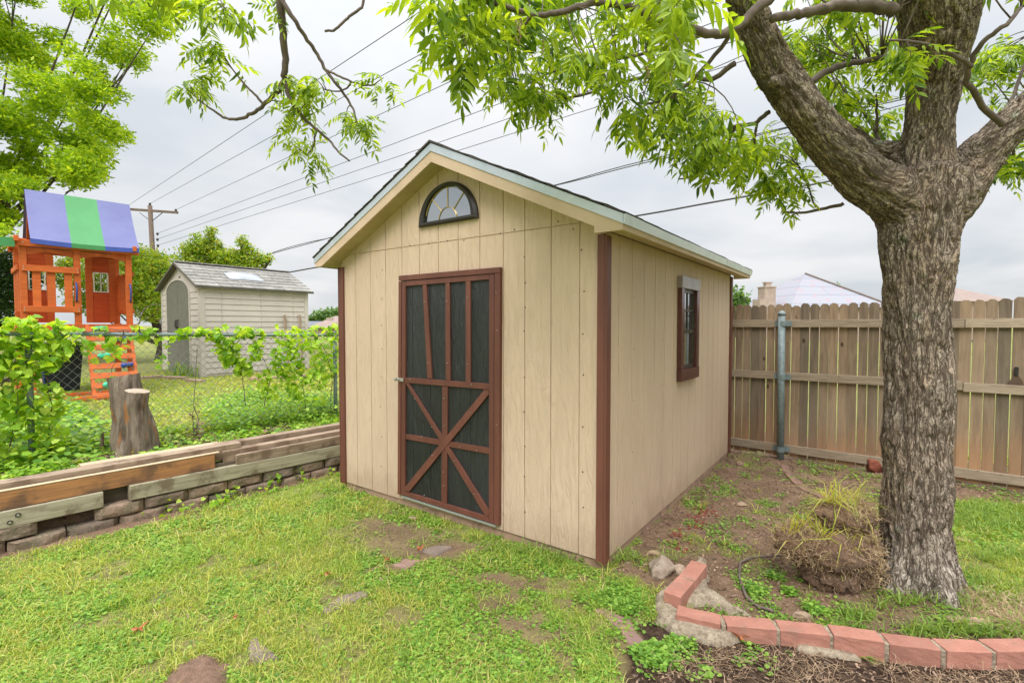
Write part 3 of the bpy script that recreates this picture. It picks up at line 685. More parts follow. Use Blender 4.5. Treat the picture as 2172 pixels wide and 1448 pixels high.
# arched gable window
wl = FL(888, 483, -.02); wr = FL(1013, 462, -.02); cxw = (wl[0]+wr[0])/2; zw = (wl[1]+wr[1])/2; RW = (wr[0]-wl[0])/2; RH = FL(948, 386, -.02)[1]-zw
aw = MB(); N_ = 28
A = [(cxw+RW*math.cos(t), zw+RH*math.sin(t)) for t in np.linspace(0, PI, N_)]; kf = .80
B = [(cxw+RW*kf*math.cos(t), zw+.032+(RH*.82-.0)*math.sin(t)*.98) for t in np.linspace(0, PI, N_)]
Mi = [((a[0]*.62+b[0]*.38), (a[1]*.62+b[1]*.38)) for a, b in zip(A, B)]
rings = [(A, -.003), (A, -.022), (Mi, -.040), (B, -.028), (B, -.004)]
for (r0, y0), (r1, y1) in zip(rings[:-1], rings[1:]):
    n = N_
    V = [(p[0], y0, p[1]) for p in r0]+[(p[0], y1, p[1]) for p in r1]
    aw.add(V, [(i, (i+1) % n, n+(i+1) % n, n+i) for i in range(n)])
awo = put('gable_window', aw, M['winframe'], shed, smooth=False)
gm = MB(); gm.add([(p[0], -.0065, p[1]) for p in B], [tuple(range(N_))[::-1]]); put('pane', gm, M['glass'], awo)
br = MB(); r1 = RW*.30; cz = zw+.032
pts = [(cxw+r1*math.cos(t), -.010, cz+r1*math.sin(t)) for t in np.linspace(0, PI, 12)]; br.tube(pts, .0035, 6)
for t in (PI/2, PI*.26, PI*.74): br.cyl((cxw+r1*math.cos(t), -.010, cz+r1*math.sin(t)), (cxw+RW*kf*.97*math.cos(t), -.010, cz+RH*.78*math.sin(t)), .0035, 6)
br.tube([(p[0]*.97+cxw*.03, -.009, cz+(p[1]-cz)*.97) for p in B[2:-2]], .003, 6)
put('muntins', br, M['brass'], awo)
# side window
y0, zb = SDL(1441, 811, .04); y1, zt = SDL(1484, 594, .04); zb = SDL(1447, 809, .0425)[1]; zt = SDL(1447, 584, .0425)[1]
sw = MB(); t_ = .072; xo = W+.0425
yA, yB = SDL(1447, 640, .0425)[0], SDL(1484, 640, .0425)[0]
sw.box(W+.0025, xo, yA, yA+t_, zb+.10, zt-.105); sw.box(W+.0025, xo, yB-t_, yB, zb+.10, zt-.105); sw.box(W+.0025, xo+.004, yA-.004, yB+.004, zb, zb+.098)
swo = put('side_window', sw, M['maroon'], shed, bevel=.002); sw2 = MB(); sw2.box(W+.0025, xo+.004, yA-.006, yB+.006, zt-.103, zt); put('head_board', sw2, plain('pale_board', (.36, .32, .34), (.30, .25, .26), 8, rough=.35, bst=.3, dirt=((.06, .03, .03), 30, .60, .66, .9)), swo, bevel=.002, label='pale worn top board of the side window')  # head board is paler than the maroon frame, with small dark flecks
sa = MB(); ya, yb, za, zc = yA+t_+.0015, yB-t_-.0015, zb+.1, zt-.105; zm_ = za+(zc-za)*.47
for (q0, q1, q2, q3) in ((ya, ya+.02, za, zc), (yb-.02, yb, za, zc), (ya+.0205, yb-.0205, za, za+.03), (ya+.0205, yb-.0205, zc-.03, zc), (ya+.0205, yb-.0205, zm_-.018, zm_+.018)): sa.box(W+.003, W+.016, q0, q1, q2, q3)
sa.box(W+.0055, W+.0125, (ya+yb)/2-.007, (ya+yb)/2+.007, zm_+.019, zc-.031); sa.box(W+.0055, W+.0135, ya+.021, yb-.021, (zm_+zc)/2-.007, (zm_+zc)/2+.007)
put('sash', sa, M['sash'], swo)
g_ = MB(); g_.box(W+.003, W+.0048, ya+.02, yb-.02, zm_+.018, zc-.03); put('upper_pane', g_, M['glass'], swo)
g_ = MB(); g_.box(W+.003, W+.0048, ya+.02, yb-.02, za+.03, zm_-.018); put('lower_pane', g_, M['glassdark'], swo)

# ------------------------------------------------------------------ wooden privacy fence
RP = gnd(1550, 935, .13); RQ = gnd(2172, 1020, .13); FD = (RQ-RP); FD[2] = 0; FD /= np.linalg.norm(FD); FN = np.array([FD[1], -FD[0], 0])  # FN toward camera side
if FN @ (-RP) < 0: FN = -FN
FO = RP-FN*.035; FO[2] = 0
fang = math.atan2(FD[1], FD[0])
fence = thing('wooden_fence', 'weathered cedar dog-ear privacy fence with three rails behind the shed and pecan tree', 'fence', FO, fang)
def floc(p): q = p-FO; return q @ FD, q @ (-FN), q[2]      # local x along, local y away from camera
def fpx(px, py, off=0): return floc(pln(px, py, FO+FN*off, FN))
x = -2.2; npk = 0
prev = None
gapset = 0
while x < 6.2:
    wd = .083+rng.normal()*.003; g = [.004, .007, .003, .009, .005][npk % 5]*(.6+.8*rng.random()); h = 1.79+rng.normal()*.008-.0*x; zb = .035+rng.normal()*.008; lean = rng.normal()*.0015
    m_ = MB(); c = .024
    P = [(x, zb), (x+wd, zb), (x+wd+lean, h-c), (x+wd-c+lean, h-.004), (x+c+lean, h), (x+lean, h-c)]
    t0_ = rng.normal()*.0015
    m_.prism(P, lambda a, b: (a, t0_, b), lambda a, b: (a, t0_+.016, b))
    put('picket', m_, M['cedar'], fence, bevel=.001)
    x += wd+g; npk += 1
for (zc, hh) in ((.125, .088), (.955, .085), (1.565, .085)):
    for (xa, xb) in ((-2.3, -.35), (-.345, 2.08 if zc > .5 else 3.2), (2.085 if zc > .5 else 3.205, 6.3)):
        m_ = MB(); dz = rng.normal()*.006; m_.beam((xa, -.020, zc+dz), (xb, -.020, zc+dz+rng.normal()*.008), .037, hh, mi=0); put('rail', m_, M['rail'], fence, bevel=.002)
# steel post
pb = fpx(1655, 965, .09); post = MB(); xp = pb[0]; rp_ = .037
tp = fpx(1648, 662, .09)
tp = (xp-.012, 0, tp[2]); post.tube([(xp, -.080, -.05), (tp[0], -.080, tp[2]-.03)], rp_, 16)
post.tube([(tp[0], -.08, tp[2]-.035), (tp[0], -.08, tp[2]-.01), (tp[0], -.08, tp[2]+.008), (tp[0], -.08, tp[2]+.018)], [rp_+.005, rp_+.005, rp_*.7, .004], 16)
po = put('post', post, M['steel'], fence, smooth=True)
for zc in (.125, .955, 1.565):
    b_ = MB(); b_.box(xp-.085, xp+.085, -.047, -.0395, zc-.03, zc+.03); b_.tube([(xp, -.08, zc-.028), (xp, -.08, zc+.028)], rp_+.004, 16)
    put('bracket', b_, M['steel'], po)
# scraper hanging on the fence rail
q = fpx(2157, 800, .05); sc_ = MB()
tl = thing('scraper', 'rusty hand scraper with black handle standing on the middle fence rail', 'hand tool', FO+FD*q[0]+np.array([0, 0, 1.0]), fang)
sc_.prism([(-.012, .085), (.012, .085), (.014, .16), (.008, .168), (-.008, .168), (-.014, .16)], lambda a, b: (a, -.030, b-.0), lambda a, b: (a, -.012, b-.0)); put('handle', sc_, M['winframe'], tl, bevel=.003)
sc_ = MB(); sc_.prism([(-.05, .0), (.05, .0), (.045, .03), (.03, .06), (.011, .09), (-.011, .09), (-.03, .06), (-.045, .03)], lambda a, b: (a, -.022, b), lambda a, b: (a, -.019, b)); put('blade', sc_, plain('rusty_blade', (.11, .065, .04), (.07, .04, .028)), tl)

# ------------------------------------------------------------------ helper: stones and patches
def rock(name, c, r, mat, seed, label, cat='rock', group=None, sq=(1, 1, .6), rz=0., amp=.35, par=None):
    bm = bmesh.new(); bmesh.ops.create_icosphere(bm, subdivisions=4, radius=1); V = np.array([v.co for v in bm.verts])
    F = np.array([[v.index for v in f.verts] for f in bm.faces]); bm.free()
    n = fbm(V[:, 0]*1.3+seed, V[:, 1]*1.3, V[:, 2]*1.3+7, s=seed)-.5; n2 = fbm(V[:, 0]*5+seed, V[:, 1]*5, V[:, 2]*5, s=seed+3)-.5
    pw = np.sign(V)*np.abs(V)**.8
    rr = np.random.default_rng(seed)
    for _ in range(11):
        nn = rr.normal(size=3); nn /= np.linalg.norm(nn); e_ = np.clip(pw @ nn-rr.uniform(.62, .85), 0, 9); pw = pw-e_[:, None]*nn
    V = pw*(1+amp*2*n+amp*.45*n2)[:, None]*np.array(sq)*r
    ca, sa = math.cos(rz), math.sin(rz); V = np.stack([V[:, 0]*ca-V[:, 1]*sa, V[:, 0]*sa+V[:, 1]*ca, V[:, 2]], 1)
    c = np.array(c, float)
    return put_np(name, V+np.array([0, 0, r*sq[2]*.45])+c, F, M[mat], origin=tuple(c) if par is None else None, parent=par, smooth=True, label=label, cat=cat, group=group)
def patch(P, h, cell=.012, rough=.3, edge=.03, seed=0, base=None, fade=1.0, jit=.02):
    a = np.array(P); x0, y0 = a.min(0)-.03; x1, y1 = a.max(0)+.03
    X, Y = np.meshgrid(np.arange(x0, x1, cell), np.arange(y0, y1, cell))
    jx = X+(vn(X*18, Y*18, s=seed)-.5)*jit*2; jy = Y+(vn(X*18, Y*18, s=seed+1)-.5)*jit*2
    ins = inpoly(jx, jy, P); d = np.where(ins, edist(jx, jy, P), -edist(jx, jy, P))
    H = h*sstep(-cell, edge, d)**.6*(1+rough*(fbm(X*14, Y*14, s=seed+5)-.5)*2)-.03*(d < -cell*.5)
    Zb = hz(X, Y) if base is None else base
    ny_, nx_ = X.shape; idx = np.arange(nx_*ny_).reshape(ny_, nx_); keep = (d[:-1, :-1] > -cell*1.6) & (d[1:, 1:] > -cell*1.6)
    F = np.stack([idx[:-1, :-1], idx[:-1, 1:], idx[1:, 1:], idx[1:, :-1]], -1)[keep]
    V = np.stack([X, Y, Zb+H], -1).reshape(-1, 3); u, inv = np.unique(F.ravel(), return_inverse=True)
    return V[u], inv.reshape(-1, 4)

# ------------------------------------------------------------------ retaining wall and lumber
rw = thing('retaining_wall', 'low dry-stacked retaining wall of rough brown blocks under the lumber', 'retaining wall', (*WP, 0), math.atan2(WD[1], WD[0]))
def wl_(px, py, z): p = gnd(px, py, z); q = p[:2]-WP; return q @ WD, q @ WN
def block(x0, x1, y0, y1, z0, z1, seed):
    nxs = 14; nzs = 6; V = []; F = []
    bm = bmesh.new(); bmesh.ops.create_cube(bm, size=1); bmesh.ops.subdivide_edges(bm, edges=bm.edges[:], cuts=7, use_grid_fill=True)
    P = np.array([v.co for v in bm.verts]); F = [tuple(v.index for v in f.verts) for f in bm.faces]; bm.free()
    front = np.clip((-.2-P[:, 1])/.3, 0, 1)
    bow = .016*(1-(2*P[:, 0])**4)*(1-(2*P[:, 2])**4)
    wx = x0+(P[:, 0]+.5)*(x1-x0); wz = z0+(P[:, 2]+.5)*(z1-z0); wy = y0+(P[:, 1]+.5)*(y1-y0)
    nn = (fbm(wx*14+seed, wz*14, wy*9, s=seed)-.5)
    edge_ = np.maximum(np.abs(P[:, 0]), np.abs(P[:, 2]))
    wy = wy-front*(bow+nn*.036)+front*.016*(edge_ > .49)
    wz = wz+nn*.008*(np.abs(P[:, 2]) > .49); wx = wx+nn*.008*(np.abs(P[:, 0]) > .49)
    m_ = MB(); m_.add(np.stack([wx, wy, wz], 1), F); return m_
BH = .102
k = 0
x = -1.2
while x < 3.1:
    for row, off in ((0, 0.), (1, .16)):
        L0 = .305
        x0 = x+off; j = rng.normal()*.008
        if row == 1 and .12 < x0 < .32: continue
        z0 = -.035+row*BH+rng.normal()*.003
        m_ = block(x0+.003, x0+L0-.003, .0+row*.022+j, .20+row*.02, z0, z0+BH-.004, 40+k); k += 1
        put('block', m_, M['block'], rw, smooth=False)
    x += .308
m_ = block(-.02, .10, .03, .2, .0, BH, 99)
LZ = .165   # top of the blocks
def lum(x0, x1, y0, y1, z0, z1, mat, label, dy=0., dz=0., mats=None):
    """board along the wall; dy: yaw offset over its length"""
    P0 = np.array([*(WP+WD*x0+WN*((y0+y1)/2)), (z0+z1)/2]); P1 = np.array([*(WP+WD*x1+WN*((y0+y1)/2+dy)), (z0+z1)/2+dz])
    d = P1-P0; Ln = np.linalg.norm(d); m_ = MB(); n = 16
    ww, hh = (y1-y0), (z1-z0)
    xs = np.linspace(0, Ln, n+1); V = []; F = []
    for i, a in enumerate(xs):
        bz = .004*math.sin(a*1.7+x0*3); by = .004*math.sin(a*1.3+y0*9)
        V += [(a, -ww/2+by, -hh/2+bz), (a, ww/2+by, -hh/2+bz), (a, ww/2+by, hh/2+bz), (a, -ww/2+by, hh/2+bz)]
    for i in range(n):
        a = 4*i
        for j in range(4): F.append((a+j, a+(j+1) % 4, a+4+(j+1) % 4, a+4+j))
    F += [(3, 2, 1, 0), (4*n, 4*n+1, 4*n+2, 4*n+3)]
    F = [f[::-1] for f in F]
    m_.add(V, F)
    o = put('lumber', m_, mats or M[mat], None, origin=(0, 0, 0), bevel=.004, label=label, cat='lumber', group='lumber stacked on the retaining wall')
    o.location = tuple(P0); o.rotation_euler = (0, -math.atan2(d[2], math.hypot(d[0], d[1])), math.atan2(d[1], d[0])); return o, P0, P1
xe = lambda px, py, z: wl_(px, py, z)[0]
t1e = xe(220, 1060, .22); t2s = xe(276, 1056, .19); t3e = xe(450, 972, .36); t4e = xe(485, 945, .38); gs = xe(503, 975, .33)
print('LUM', t1e, t2s, t3e, t4e, gs, WL)
END = WL+.45
o1, p0, p1 = lum(-1.3, t1e, .0, .09, LZ+.002, LZ+.118, 'lum_green', 'greenish treated beam end with two bolt heads, low at the left end of the stack')
for (bx, bz) in ((t1e-.46, .075), (t1e-.50, .035)):
    b_ = MB(); c = p0+(p1-p0)*((bx+1.3)/(t1e+1.3)); c = np.array([*(c[:2]-WN*.046), LZ+bz+.0])
    n3 = np.array([*(-WN), 0.]); b_.cyl(c, c+n3*.004, .015, 14); b_.cyl(c+n3*.004, c+n3*.009, .009, 6, 1)
    V = b_.bake()
    ob = put('bolt', b_, [M['winframe'], M['screw']], None, origin=(0, 0, 0)); ob.parent = o1
    ob.matrix_parent_inverse = (Matrix.Translation(o1.location) @ o1.rotation_euler.to_matrix().to_4x4()).inverted()
lum(t2s, END, .0, .09, LZ+.002, LZ+.118, 'lum_green', 'long pale green treated beam with knots directly on the blocks, running to the shed')
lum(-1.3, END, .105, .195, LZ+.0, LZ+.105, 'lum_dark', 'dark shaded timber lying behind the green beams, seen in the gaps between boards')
lum(-1.3, t3e, .02, .058, LZ+.122, LZ+.245, 'lum_orange', 'orange-brown plank on edge with dark grain above the bolted green beam', dy=.015)
lum(-1.3, t3e+.04, .022, .062, LZ+.248, LZ+.258, 'lum_pale', 'thin pale strip on top of the orange-brown plank', dy=.012)
lum(-1.3, t4e, .075, .20, LZ+.165, LZ+.295, 'lum_grey', 'grey-brown square timber with small knots behind the orange-brown plank', dy=.02)
lum(xe(118, 985, .4)+.1, t4e-.12, .225, .33, LZ+.235, LZ+.288, 'lum_pale', 'thin weathered board at the very back in front of the tree stump', dy=.02)
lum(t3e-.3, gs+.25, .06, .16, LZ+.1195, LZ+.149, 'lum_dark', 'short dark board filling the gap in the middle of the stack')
lum(gs, END, .015, .055, LZ+.122, LZ+.210, 'lum_grey', 'front grey-brown plank of the right-hand stack with an orange knot at its end')
lum(gs-.09, END, .07, .17, LZ+.150, LZ+.250, 'lum_grey', 'middle brown plank of the right-hand stack touching the shed corner')
lum(gs-.16, END+.3, .20, .31, LZ+.185, LZ+.292, 'lum_grey', 'back light brown plank of the right-hand stack beside the weeds')

# ------------------------------------------------------------------ stump
sb = gt(272, 962); sb = sb+np.array([0, .12, 0])
st = thing('tree_stump', 'dead weathered two-stem tree stump with orange rotten streak behind the lumber', 'tree stump', sb)
def barktube(P, R, nseg, seed, amp, flare=None, vs=1.0, rid=(30, 9), res=.014):
    P = np.asarray(P, float); R = np.asarray(R, float)
    s_ = np.concatenate([[0], np.cumsum(np.linalg.norm(np.diff(P, axis=0), axis=1))]); n = max(6, int(s_[-1]/res)); t = np.linspace(0, s_[-1], n)
    # smooth Catmull-like interpolation
    Q = np.stack([np.interp(t, s_, P[:, i]) for i in range(3)], 1); r = np.interp(t, s_, R)
    ker = np.hanning(max(3, int(.22/res)) | 1); ker /= ker.sum(); kl = len(ker)//2
    for i in range(3): Q[:, i] = np.convolve(np.pad(Q[:, i], kl, mode='reflect', reflect_type='odd'), ker, 'valid')
    r = np.convolve(np.pad(r, kl, mode='edge'), ker, 'valid')
    T = np.gradient(Q, axis=0); T /= np.linalg.norm(T, axis=1)[:, None]
    x = np.cross([0, 1., 0] if abs(T[0][1]) < .8 else [1., 0, 0], T[0]); x /= np.linalg.norm(x); V = []; UV = []
    a = np.arange(nseg)*2*PI/nseg; ca, sa = np.cos(a), np.sin(a); rm = R.mean()
    for i in range(n):
        x = x-T[i]*(x @ T[i]); x /= np.linalg.norm(x); y = np.cross(T[i], x); rr = np.full(nseg, r[i])
        if flare is not None: rr = rr*flare(a, t[i])
        px_, py_, = ca*rm, sa*rm
        rn = 1-np.abs(2*fbm(px_*rid[0]+7, py_*rid[0]+3, np.full(nseg, t[i]*rid[1]), s=seed, o=2)-1)
        big = fbm(px_*5, py_*5, np.full(nseg, t[i]*3), s=seed+4, o=2)-.5
        rr = rr+amp*(rn-.7)+big*amp*2.2
        V.append(Q[i]+rr[:, None]*(ca[:, None]*x+sa[:, None]*y)); UV.append(np.stack([a*rm, np.full(nseg, t[i])], 1))
    V = np.concatenate(V); F = []; LU = []
    I = np.arange(n-1)[:, None]*nseg; J = np.arange(nseg)[None]; J2 = (J+1) % nseg
    F = np.stack([I+J, I+J2, I+nseg+J2, I+nseg+J], -1).reshape(-1, 4)
    u0 = (J*2*PI/nseg*rm)+0*I; u1 = ((J+1)*2*PI/nseg*rm)+0*I; v0 = t[:-1][:, None]+0*J; v1 = t[1:][:, None]+0*J
    LU = np.stack([np.stack([u0, v0], -1), np.stack([u1, v0], -1), np.stack([u1, v1], -1), np.stack([u0, v1], -1)], -2).reshape(-1, 2)
    return V, F, LU, Q, r
D_ = sb[1]
def at(px, py, Y=None): return dep(px, py, Y or D_)-sb
rootfl = lambda a, t: 1+np.clip(.22-t, 0, 1)*3.0*np.clip(np.cos(a*4+1), 0, 1)**2+np.clip(.12-t, 0, 1)*1.2
topA = at(262, 797); V, F, U, _, _ = barktube([(0.0, 0, -.15), (-.02, 0, .15), (-.05, 0, .4), topA], [.21, .19, .155, .138], 96, 3, .034, rootfl, rid=(20, 3))
put_np('stem', V, F, M['dead'], st, smooth=True, uv=U)
m_ = MB(); n_ = 96; top_ = V[-n_:]; m_.add(np.vstack([top_, top_.mean(0)+[0, 0, .004]]), [(i, (i+1) % n_, n_) for i in range(n_)]); put('cut_top', m_, M['cut'], st)
tb = at(291, 828, D_-.16); V, F, U, _, _ = barktube([(.08, -.12, -.12), (.10, -.13, .2), (.10, -.15, .45), tb], [.19, .16, .102, .096], 88, 8, .026, rootfl, rid=(20, 3))
put_np('side_stem', V, F, M['dead'], st, smooth=True, uv=U)
m_ = MB(); n_ = 88; top_ = V[-n_:]; m_.add(np.vstack([top_, top_.mean(0)+[0, 0, .004]]), [(i, (i+1) % n_, n_) for i in range(n_)]); put('cut_top', m_, M['cut'], st)
m_ = MB()
for Q_, R_ in (([at(316, 960), at(318, 920), at(321, 880)], [.03, .015, .004]), ([at(215, 975), at(216, 940), at(218, 915)], [.03, .02, .012]), ([at(330, 960), at(326, 925), at(330, 905)], [.03, .014, .002]), ([at(232, 968), at(214, 957), at(210, 950)], [.05, .035, .02])):
    m_ = MB(); m_.tube(Q_, R_, 7); put('splinter', m_, M['dead'], st)

# ------------------------------------------------------------------ chain-link fence
cA = gnd(300, 943, .2); cB = gt(712, 884); 
CD = cB[:2]-cA[:2]; CD = WD.copy(); cB2 = cB[:2]; CO = np.array([*cB2, 0.]); cang = math.atan2(CD[1], CD[0])
def cz_top(x): return pz0+(x)*slope_c
# top rail height from photo at two pixels on the fence plane
CN = np.array([-CD[1], CD[0], 0.])
def cpx(px, py, off=0.): 
    p = pln(px, py, CO-CN*off, CN); q = p-CO; return np.array([q[0]*CD[0]+q[1]*CD[1], -off, p[2]])
ra = cpx(300, 709); rb = cpx(700, 711); slope_c = (ra[2]-rb[2])/(ra[0]-rb[0]); pz0 = rb[2]-slope_c*rb[0]
print('CHAIN', cA, cB, ra, rb)
XL = cpx(-260, 705)[0]; XR = 2.6
cf = thing('chain_link_fence', 'galvanised chain-link fence with a round top rail in front of the playset, overgrown with vines', 'fence', CO, cang)
gzc = lambda x: float(hz(*(CO[:2]+CD*x)))
m_ = MB(); m_.tube([(XL, 0, cz_top(XL)), (XR, 0, cz_top(XR))], .021, 12); put('top_rail', m_, M['steel'], cf, smooth=True)
m_ = MB(); cell = .085
x = XL
def seg(x0, z0, x1, z1, yy):
    m_.beam((x0, yy, z0), (x1, yy*-1, z1), .0032, .0032, (0, 1, 0))
Hc = 1.15
xs = np.arange(XL-Hc, XR+Hc, cell)
for x0 in xs:
    for s in (1, -1):
        xa, xb = x0, x0+s*Hc*.92; za, zb = gzc(np.clip(xa, XL, XR))-.02, None
        # clip to [XL,XR]
        t0c, t1c = 0., 1.
        def cl(v, lo, hi, d):
            return
        X0, X1 = xa, xb
        lo, hi = (0., 1.)
        dx = X1-X0
        ta, tb2 = (XL-X0)/dx, (XR-X0)/dx
        lo = max(0, min(ta, tb2)); hi = min(1, max(ta, tb2))
        if hi-lo < .02: continue
        zt_ = cz_top(x0)-.0; zb_ = zt_-Hc
        P0 = (X0+dx*lo, .003*s, zb_+Hc*lo+.03); P1 = (X0+dx*hi, .003*s, zb_+Hc*hi+.03)
        m_.beam(P0, P1, .0034, .0034, (0, 1, 0))
put('wire_mesh', m_, M['wire'], cf)
for xx in (0.0, cpx(60, 720)[0], -6.4):
    if xx < XL: continue
    m_ = MB(); m_.tube([(xx, .0, gzc(xx)-.1), (xx, .0, cz_top(xx)+.03)], .027, 12); m_.tube([(xx, 0, cz_top(xx)+.03), (xx, 0, cz_top(xx)+.055)], [.03, .01], 12); put('post', m_, M['steel'], cf, smooth=True)

# ------------------------------------------------------------------ vines on it
HT = heart(1.0)
def vine(name, label, regions, stems, mat='vine', seed=1, extra=None):
    r = np.random.default_rng(seed); allp = []; S = []
    for (P, cnt, size, thick, bias) in regions:
        a = np.array(P); got = 0; pts = []
        while got < cnt:
            q = r.uniform(a.min(0), a.max(0), (cnt*3, 2)); ok = inpoly(q[:, 0], q[:, 1], P)
            nn = vn(q[:, 0]/26, q[:, 1]/26, s=seed+2); ok &= (nn > bias)
            q = q[ok][:cnt-got]
            for p in q: pts.append(pln(p[0], p[1], CO+CN*(r.normal()*thick-.03), CN)); S.append(size*(.6+.7*r.random()))
            got += len(q)
        allp += pts
    P = np.array(allp); n = len(P); O = P.mean(0); O[2] = float(hz(O[0], O[1]))
    t = thing(name, label, 'vine', O)
    R = rotm(r.uniform(-PI, PI, n), r.normal(-.5, .5, n), r.normal(0, .6, n))
    V, F = inst(HT, P, R, np.array(S)); put_np('foliage', V, F, M[mat], t, origin=tuple(O))
    m_ = MB()
    for ps in stems:
        Q = []
        for k_, (a, b) in enumerate(ps): Q.append(pln(a, b, CO-CN*(.02+.012*math.sin(k_*2)), CN)-O)
        Q = np.array(Q); tt = np.linspace(0, len(Q)-1, len(Q)*5); Q = np.stack([np.interp(tt, np.arange(len(Q)), Q[:, i]) for i in range(3)], 1); Q += r.normal(0, .004, Q.shape)
        m_.tube(Q, np.linspace(.006, .003, len(Q)), 5)
    if stems: put('stem', m_, M['twig'], t)
    return t
vine('grape_vine', 'dense heart-leaved vine mound spilling over the left end of the chain-link fence', [
    ([(-120, 665), (0, 676), (22, 668), (45, 680), (70, 668), (95, 684), (130, 676), (150, 692), (176, 695), (168, 722), (150, 742), (138, 760), (128, 785), (80, 780), (60, 805), (-120, 812)], 1250, .066, .10, .26),
    ([(-120, 790), (90, 790), (140, 830), (140, 960), (60, 990), (-120, 1000)], 800, .065, .08, .35)],
    [[(0, 820), (60, 760), (120, 720), (170, 705)], [(100, 960), (110, 860), (90, 760)], [(20, 950), (40, 850), (30, 740)]], seed=3)
vine('grape_vine', 'thin vine strands hanging in front of the climbing wall of the playset', [
    ([(172, 700), (215, 690), (262, 700), (285, 715), (262, 735), (256, 770), (240, 800), (215, 790), (190, 770), (172, 740)], 70, .07, .05, .4),
    ([(270, 690), (330, 698), (470, 695), (470, 716), (340, 722), (272, 715)], 110, .068, .04, .3), ([(330, 715), (352, 715), (356, 780), (330, 780)], 18, .05, .03, .3)],
    [[(172, 705), (230, 700), (300, 700), (400, 706), (470, 700)], [(262, 700), (255, 740), (235, 790)], [(295, 700), (296, 672), (306, 655), (325, 646), (345, 645)]], seed=5)
vine('grape_vine', 'leafy vine climbing the middle of the chain-link fence before the beige plastic shed', [
    ([(445, 700), (475, 688), (520, 692), (560, 700), (565, 735), (530, 760), (520, 800), (490, 790), (455, 740)], 330, .066, .06, .28),
    ([(470, 760), (600, 740), (610, 830), (560, 860), (470, 850)], 230, .06, .06, .42)],
    [[(520, 860), (515, 800), (500, 740), (480, 700)], [(560, 860), (575, 800), (540, 720)]], seed=7)
vine('grape_vine', 'thick bright vine hiding the right end post of the chain-link fence beside the shed', [
    ([(575, 715), (590, 688), (606, 704), (628, 692), (645, 706), (668, 686), (690, 696), (712, 684), (735, 700), (735, 770), (700, 800), (690, 860), (640, 850), (600, 830), (580, 770)], 900, .062, .09, .30)],
    [[(700, 880), (705, 800), (690, 740), (660, 705)], [(650, 880), (640, 800), (610, 720)]], seed=9)
vine('dead_vine', 'brown dried vine stem twisting up the chain-link fence right of the stump', [([(400, 870), (430, 870), (430, 925), (408, 925)], 40, .03, .02, .0)],
    [[(416, 925), (422, 890), (410, 860), (414, 820), (418, 740)], [(412, 925), (408, 880), (420, 845)]], mat='litter', seed=12)

# ------------------------------------------------------------------ ground plants (stuff)
def scatter_region(n, P=None, seed=0, dens=None, xr=None):
    r = np.random.default_rng(seed)
    a = np.array(P); q = r.uniform(a.min(0), a.max(0), (n*3, 2)); q = q[inpoly(q[:, 0], q[:, 1], P)]
    if dens is not None: q = q[r.random(len(q)) < dens(q[:, 0], q[:, 1])]
    return q[:n]
def in_shed(x, y):
    qx = (x-SO[0])*-fd[0]+(y-SO[1])*-fd[1]; qy = (x-SO[0])*sdv[0]+(y-SO[1])*sdv[1]
    return (qx > -.03) & (qx < W+.03) & (qy > -.03) & (qy < SL+.03)
LAWN = poly([(-350, 1500), (-350, 1120), (0, 1160), (720, 985), (1000, 940), (1545, 930), (2500, 1000), (3300, 1080), (3900, 1900), (1086, 1800), (-200, 1800)])
TREE_XY = np.array([2.385, 2.90])
def lawn(n, tmpl, seed, scr, pitch, dens_pow, mat, name, label, extra=None, y0=1.3, zoff=-.004):
    r = np.random.default_rng(seed); P = []
    need = n
    a = np.array(LAWN); 
    while need > 0:
        D = 1.5*(7.2/1.5)**r.random(need*2); px = r.uniform(-250, 2900, need*2); x = (px-1086)/CF*D; y = D
        q = np.stack([x, y], 1); ok = inpoly(x, y, LAWN) & ~in_shed(x, y) & (wd_(x, y) < .02)
        g, mu = grassd(x, y); g = g**dens_pow
        if extra is not None: g = extra(x, y, g)
        ok &= r.random(len(x)) < g; ok &= ((x-TREE_XY[0])**2+(y-TREE_XY[1])**2 > .05)
        q = q[ok][:need]; P.append(q); need -= len(q)
    q = np.concatenate(P); n = len(q); z = hz(q[:, 0], q[:, 1])+zoff; pos = np.column_stack([q, z]); out = []
    k = len(tmpl); w_ = r.integers(0, k, n)
    for i, T in enumerate(tmpl):
        m = w_ == i; c = m.sum(); R = rotm(r.uniform(-PI, PI, c), r.normal(0, pitch, c), r.normal(0, pitch, c))
        far = np.clip(q[m][:, 1]/3.0, .8, 1.6)
        out.append(inst(T, pos[m], R, r.uniform(*scr, c)*far**.5))
    V, F = cat_vf(out); put_np(name, V, F, M[mat], origin=(0, 3, 0), label=label, cat='grass', kind='stuff')
BT = [blade(.045, .0042, b) for b in (.5, .9, 1.2, .3)]
lawn(175000, BT, 1, (.45, 1.05), .35, 2.4, 'grass', 'lawn_grass', 'short yellow-green lawn grass in front of the shed')
RT = [rosette(4, .03, .016, .7, 1), rosette(3, .025, .018, .9, 2), rosette(5, .035, .014, .6, 3)]
def clov(x, y, g):
    return np.clip(g, 0, 1)**2*sstep(.42, .62, fbm(x*2.6, y*2.6, s=77))*.9+.05*g
lawn(26000, RT, 2, (.6, 1.3), .15, 1, 'clover', 'clover', 'low clover and small-leaved weeds growing through the lawn', clov)
TT = [cat_vf([inst(blade(.10, .005, b), np.zeros((7, 3)), rotm(np.linspace(0, 6, 7), np.full(7, -.2*b), np.zeros(7)), np.linspace(.6, 1, 7))]) for b in (.9, 1.2)]
lawn(4200, TT, 5, (.5, 1.2), .2, 1.2, 'grass', 'grass_tuft', 'taller grass tufts standing out of the lawn')
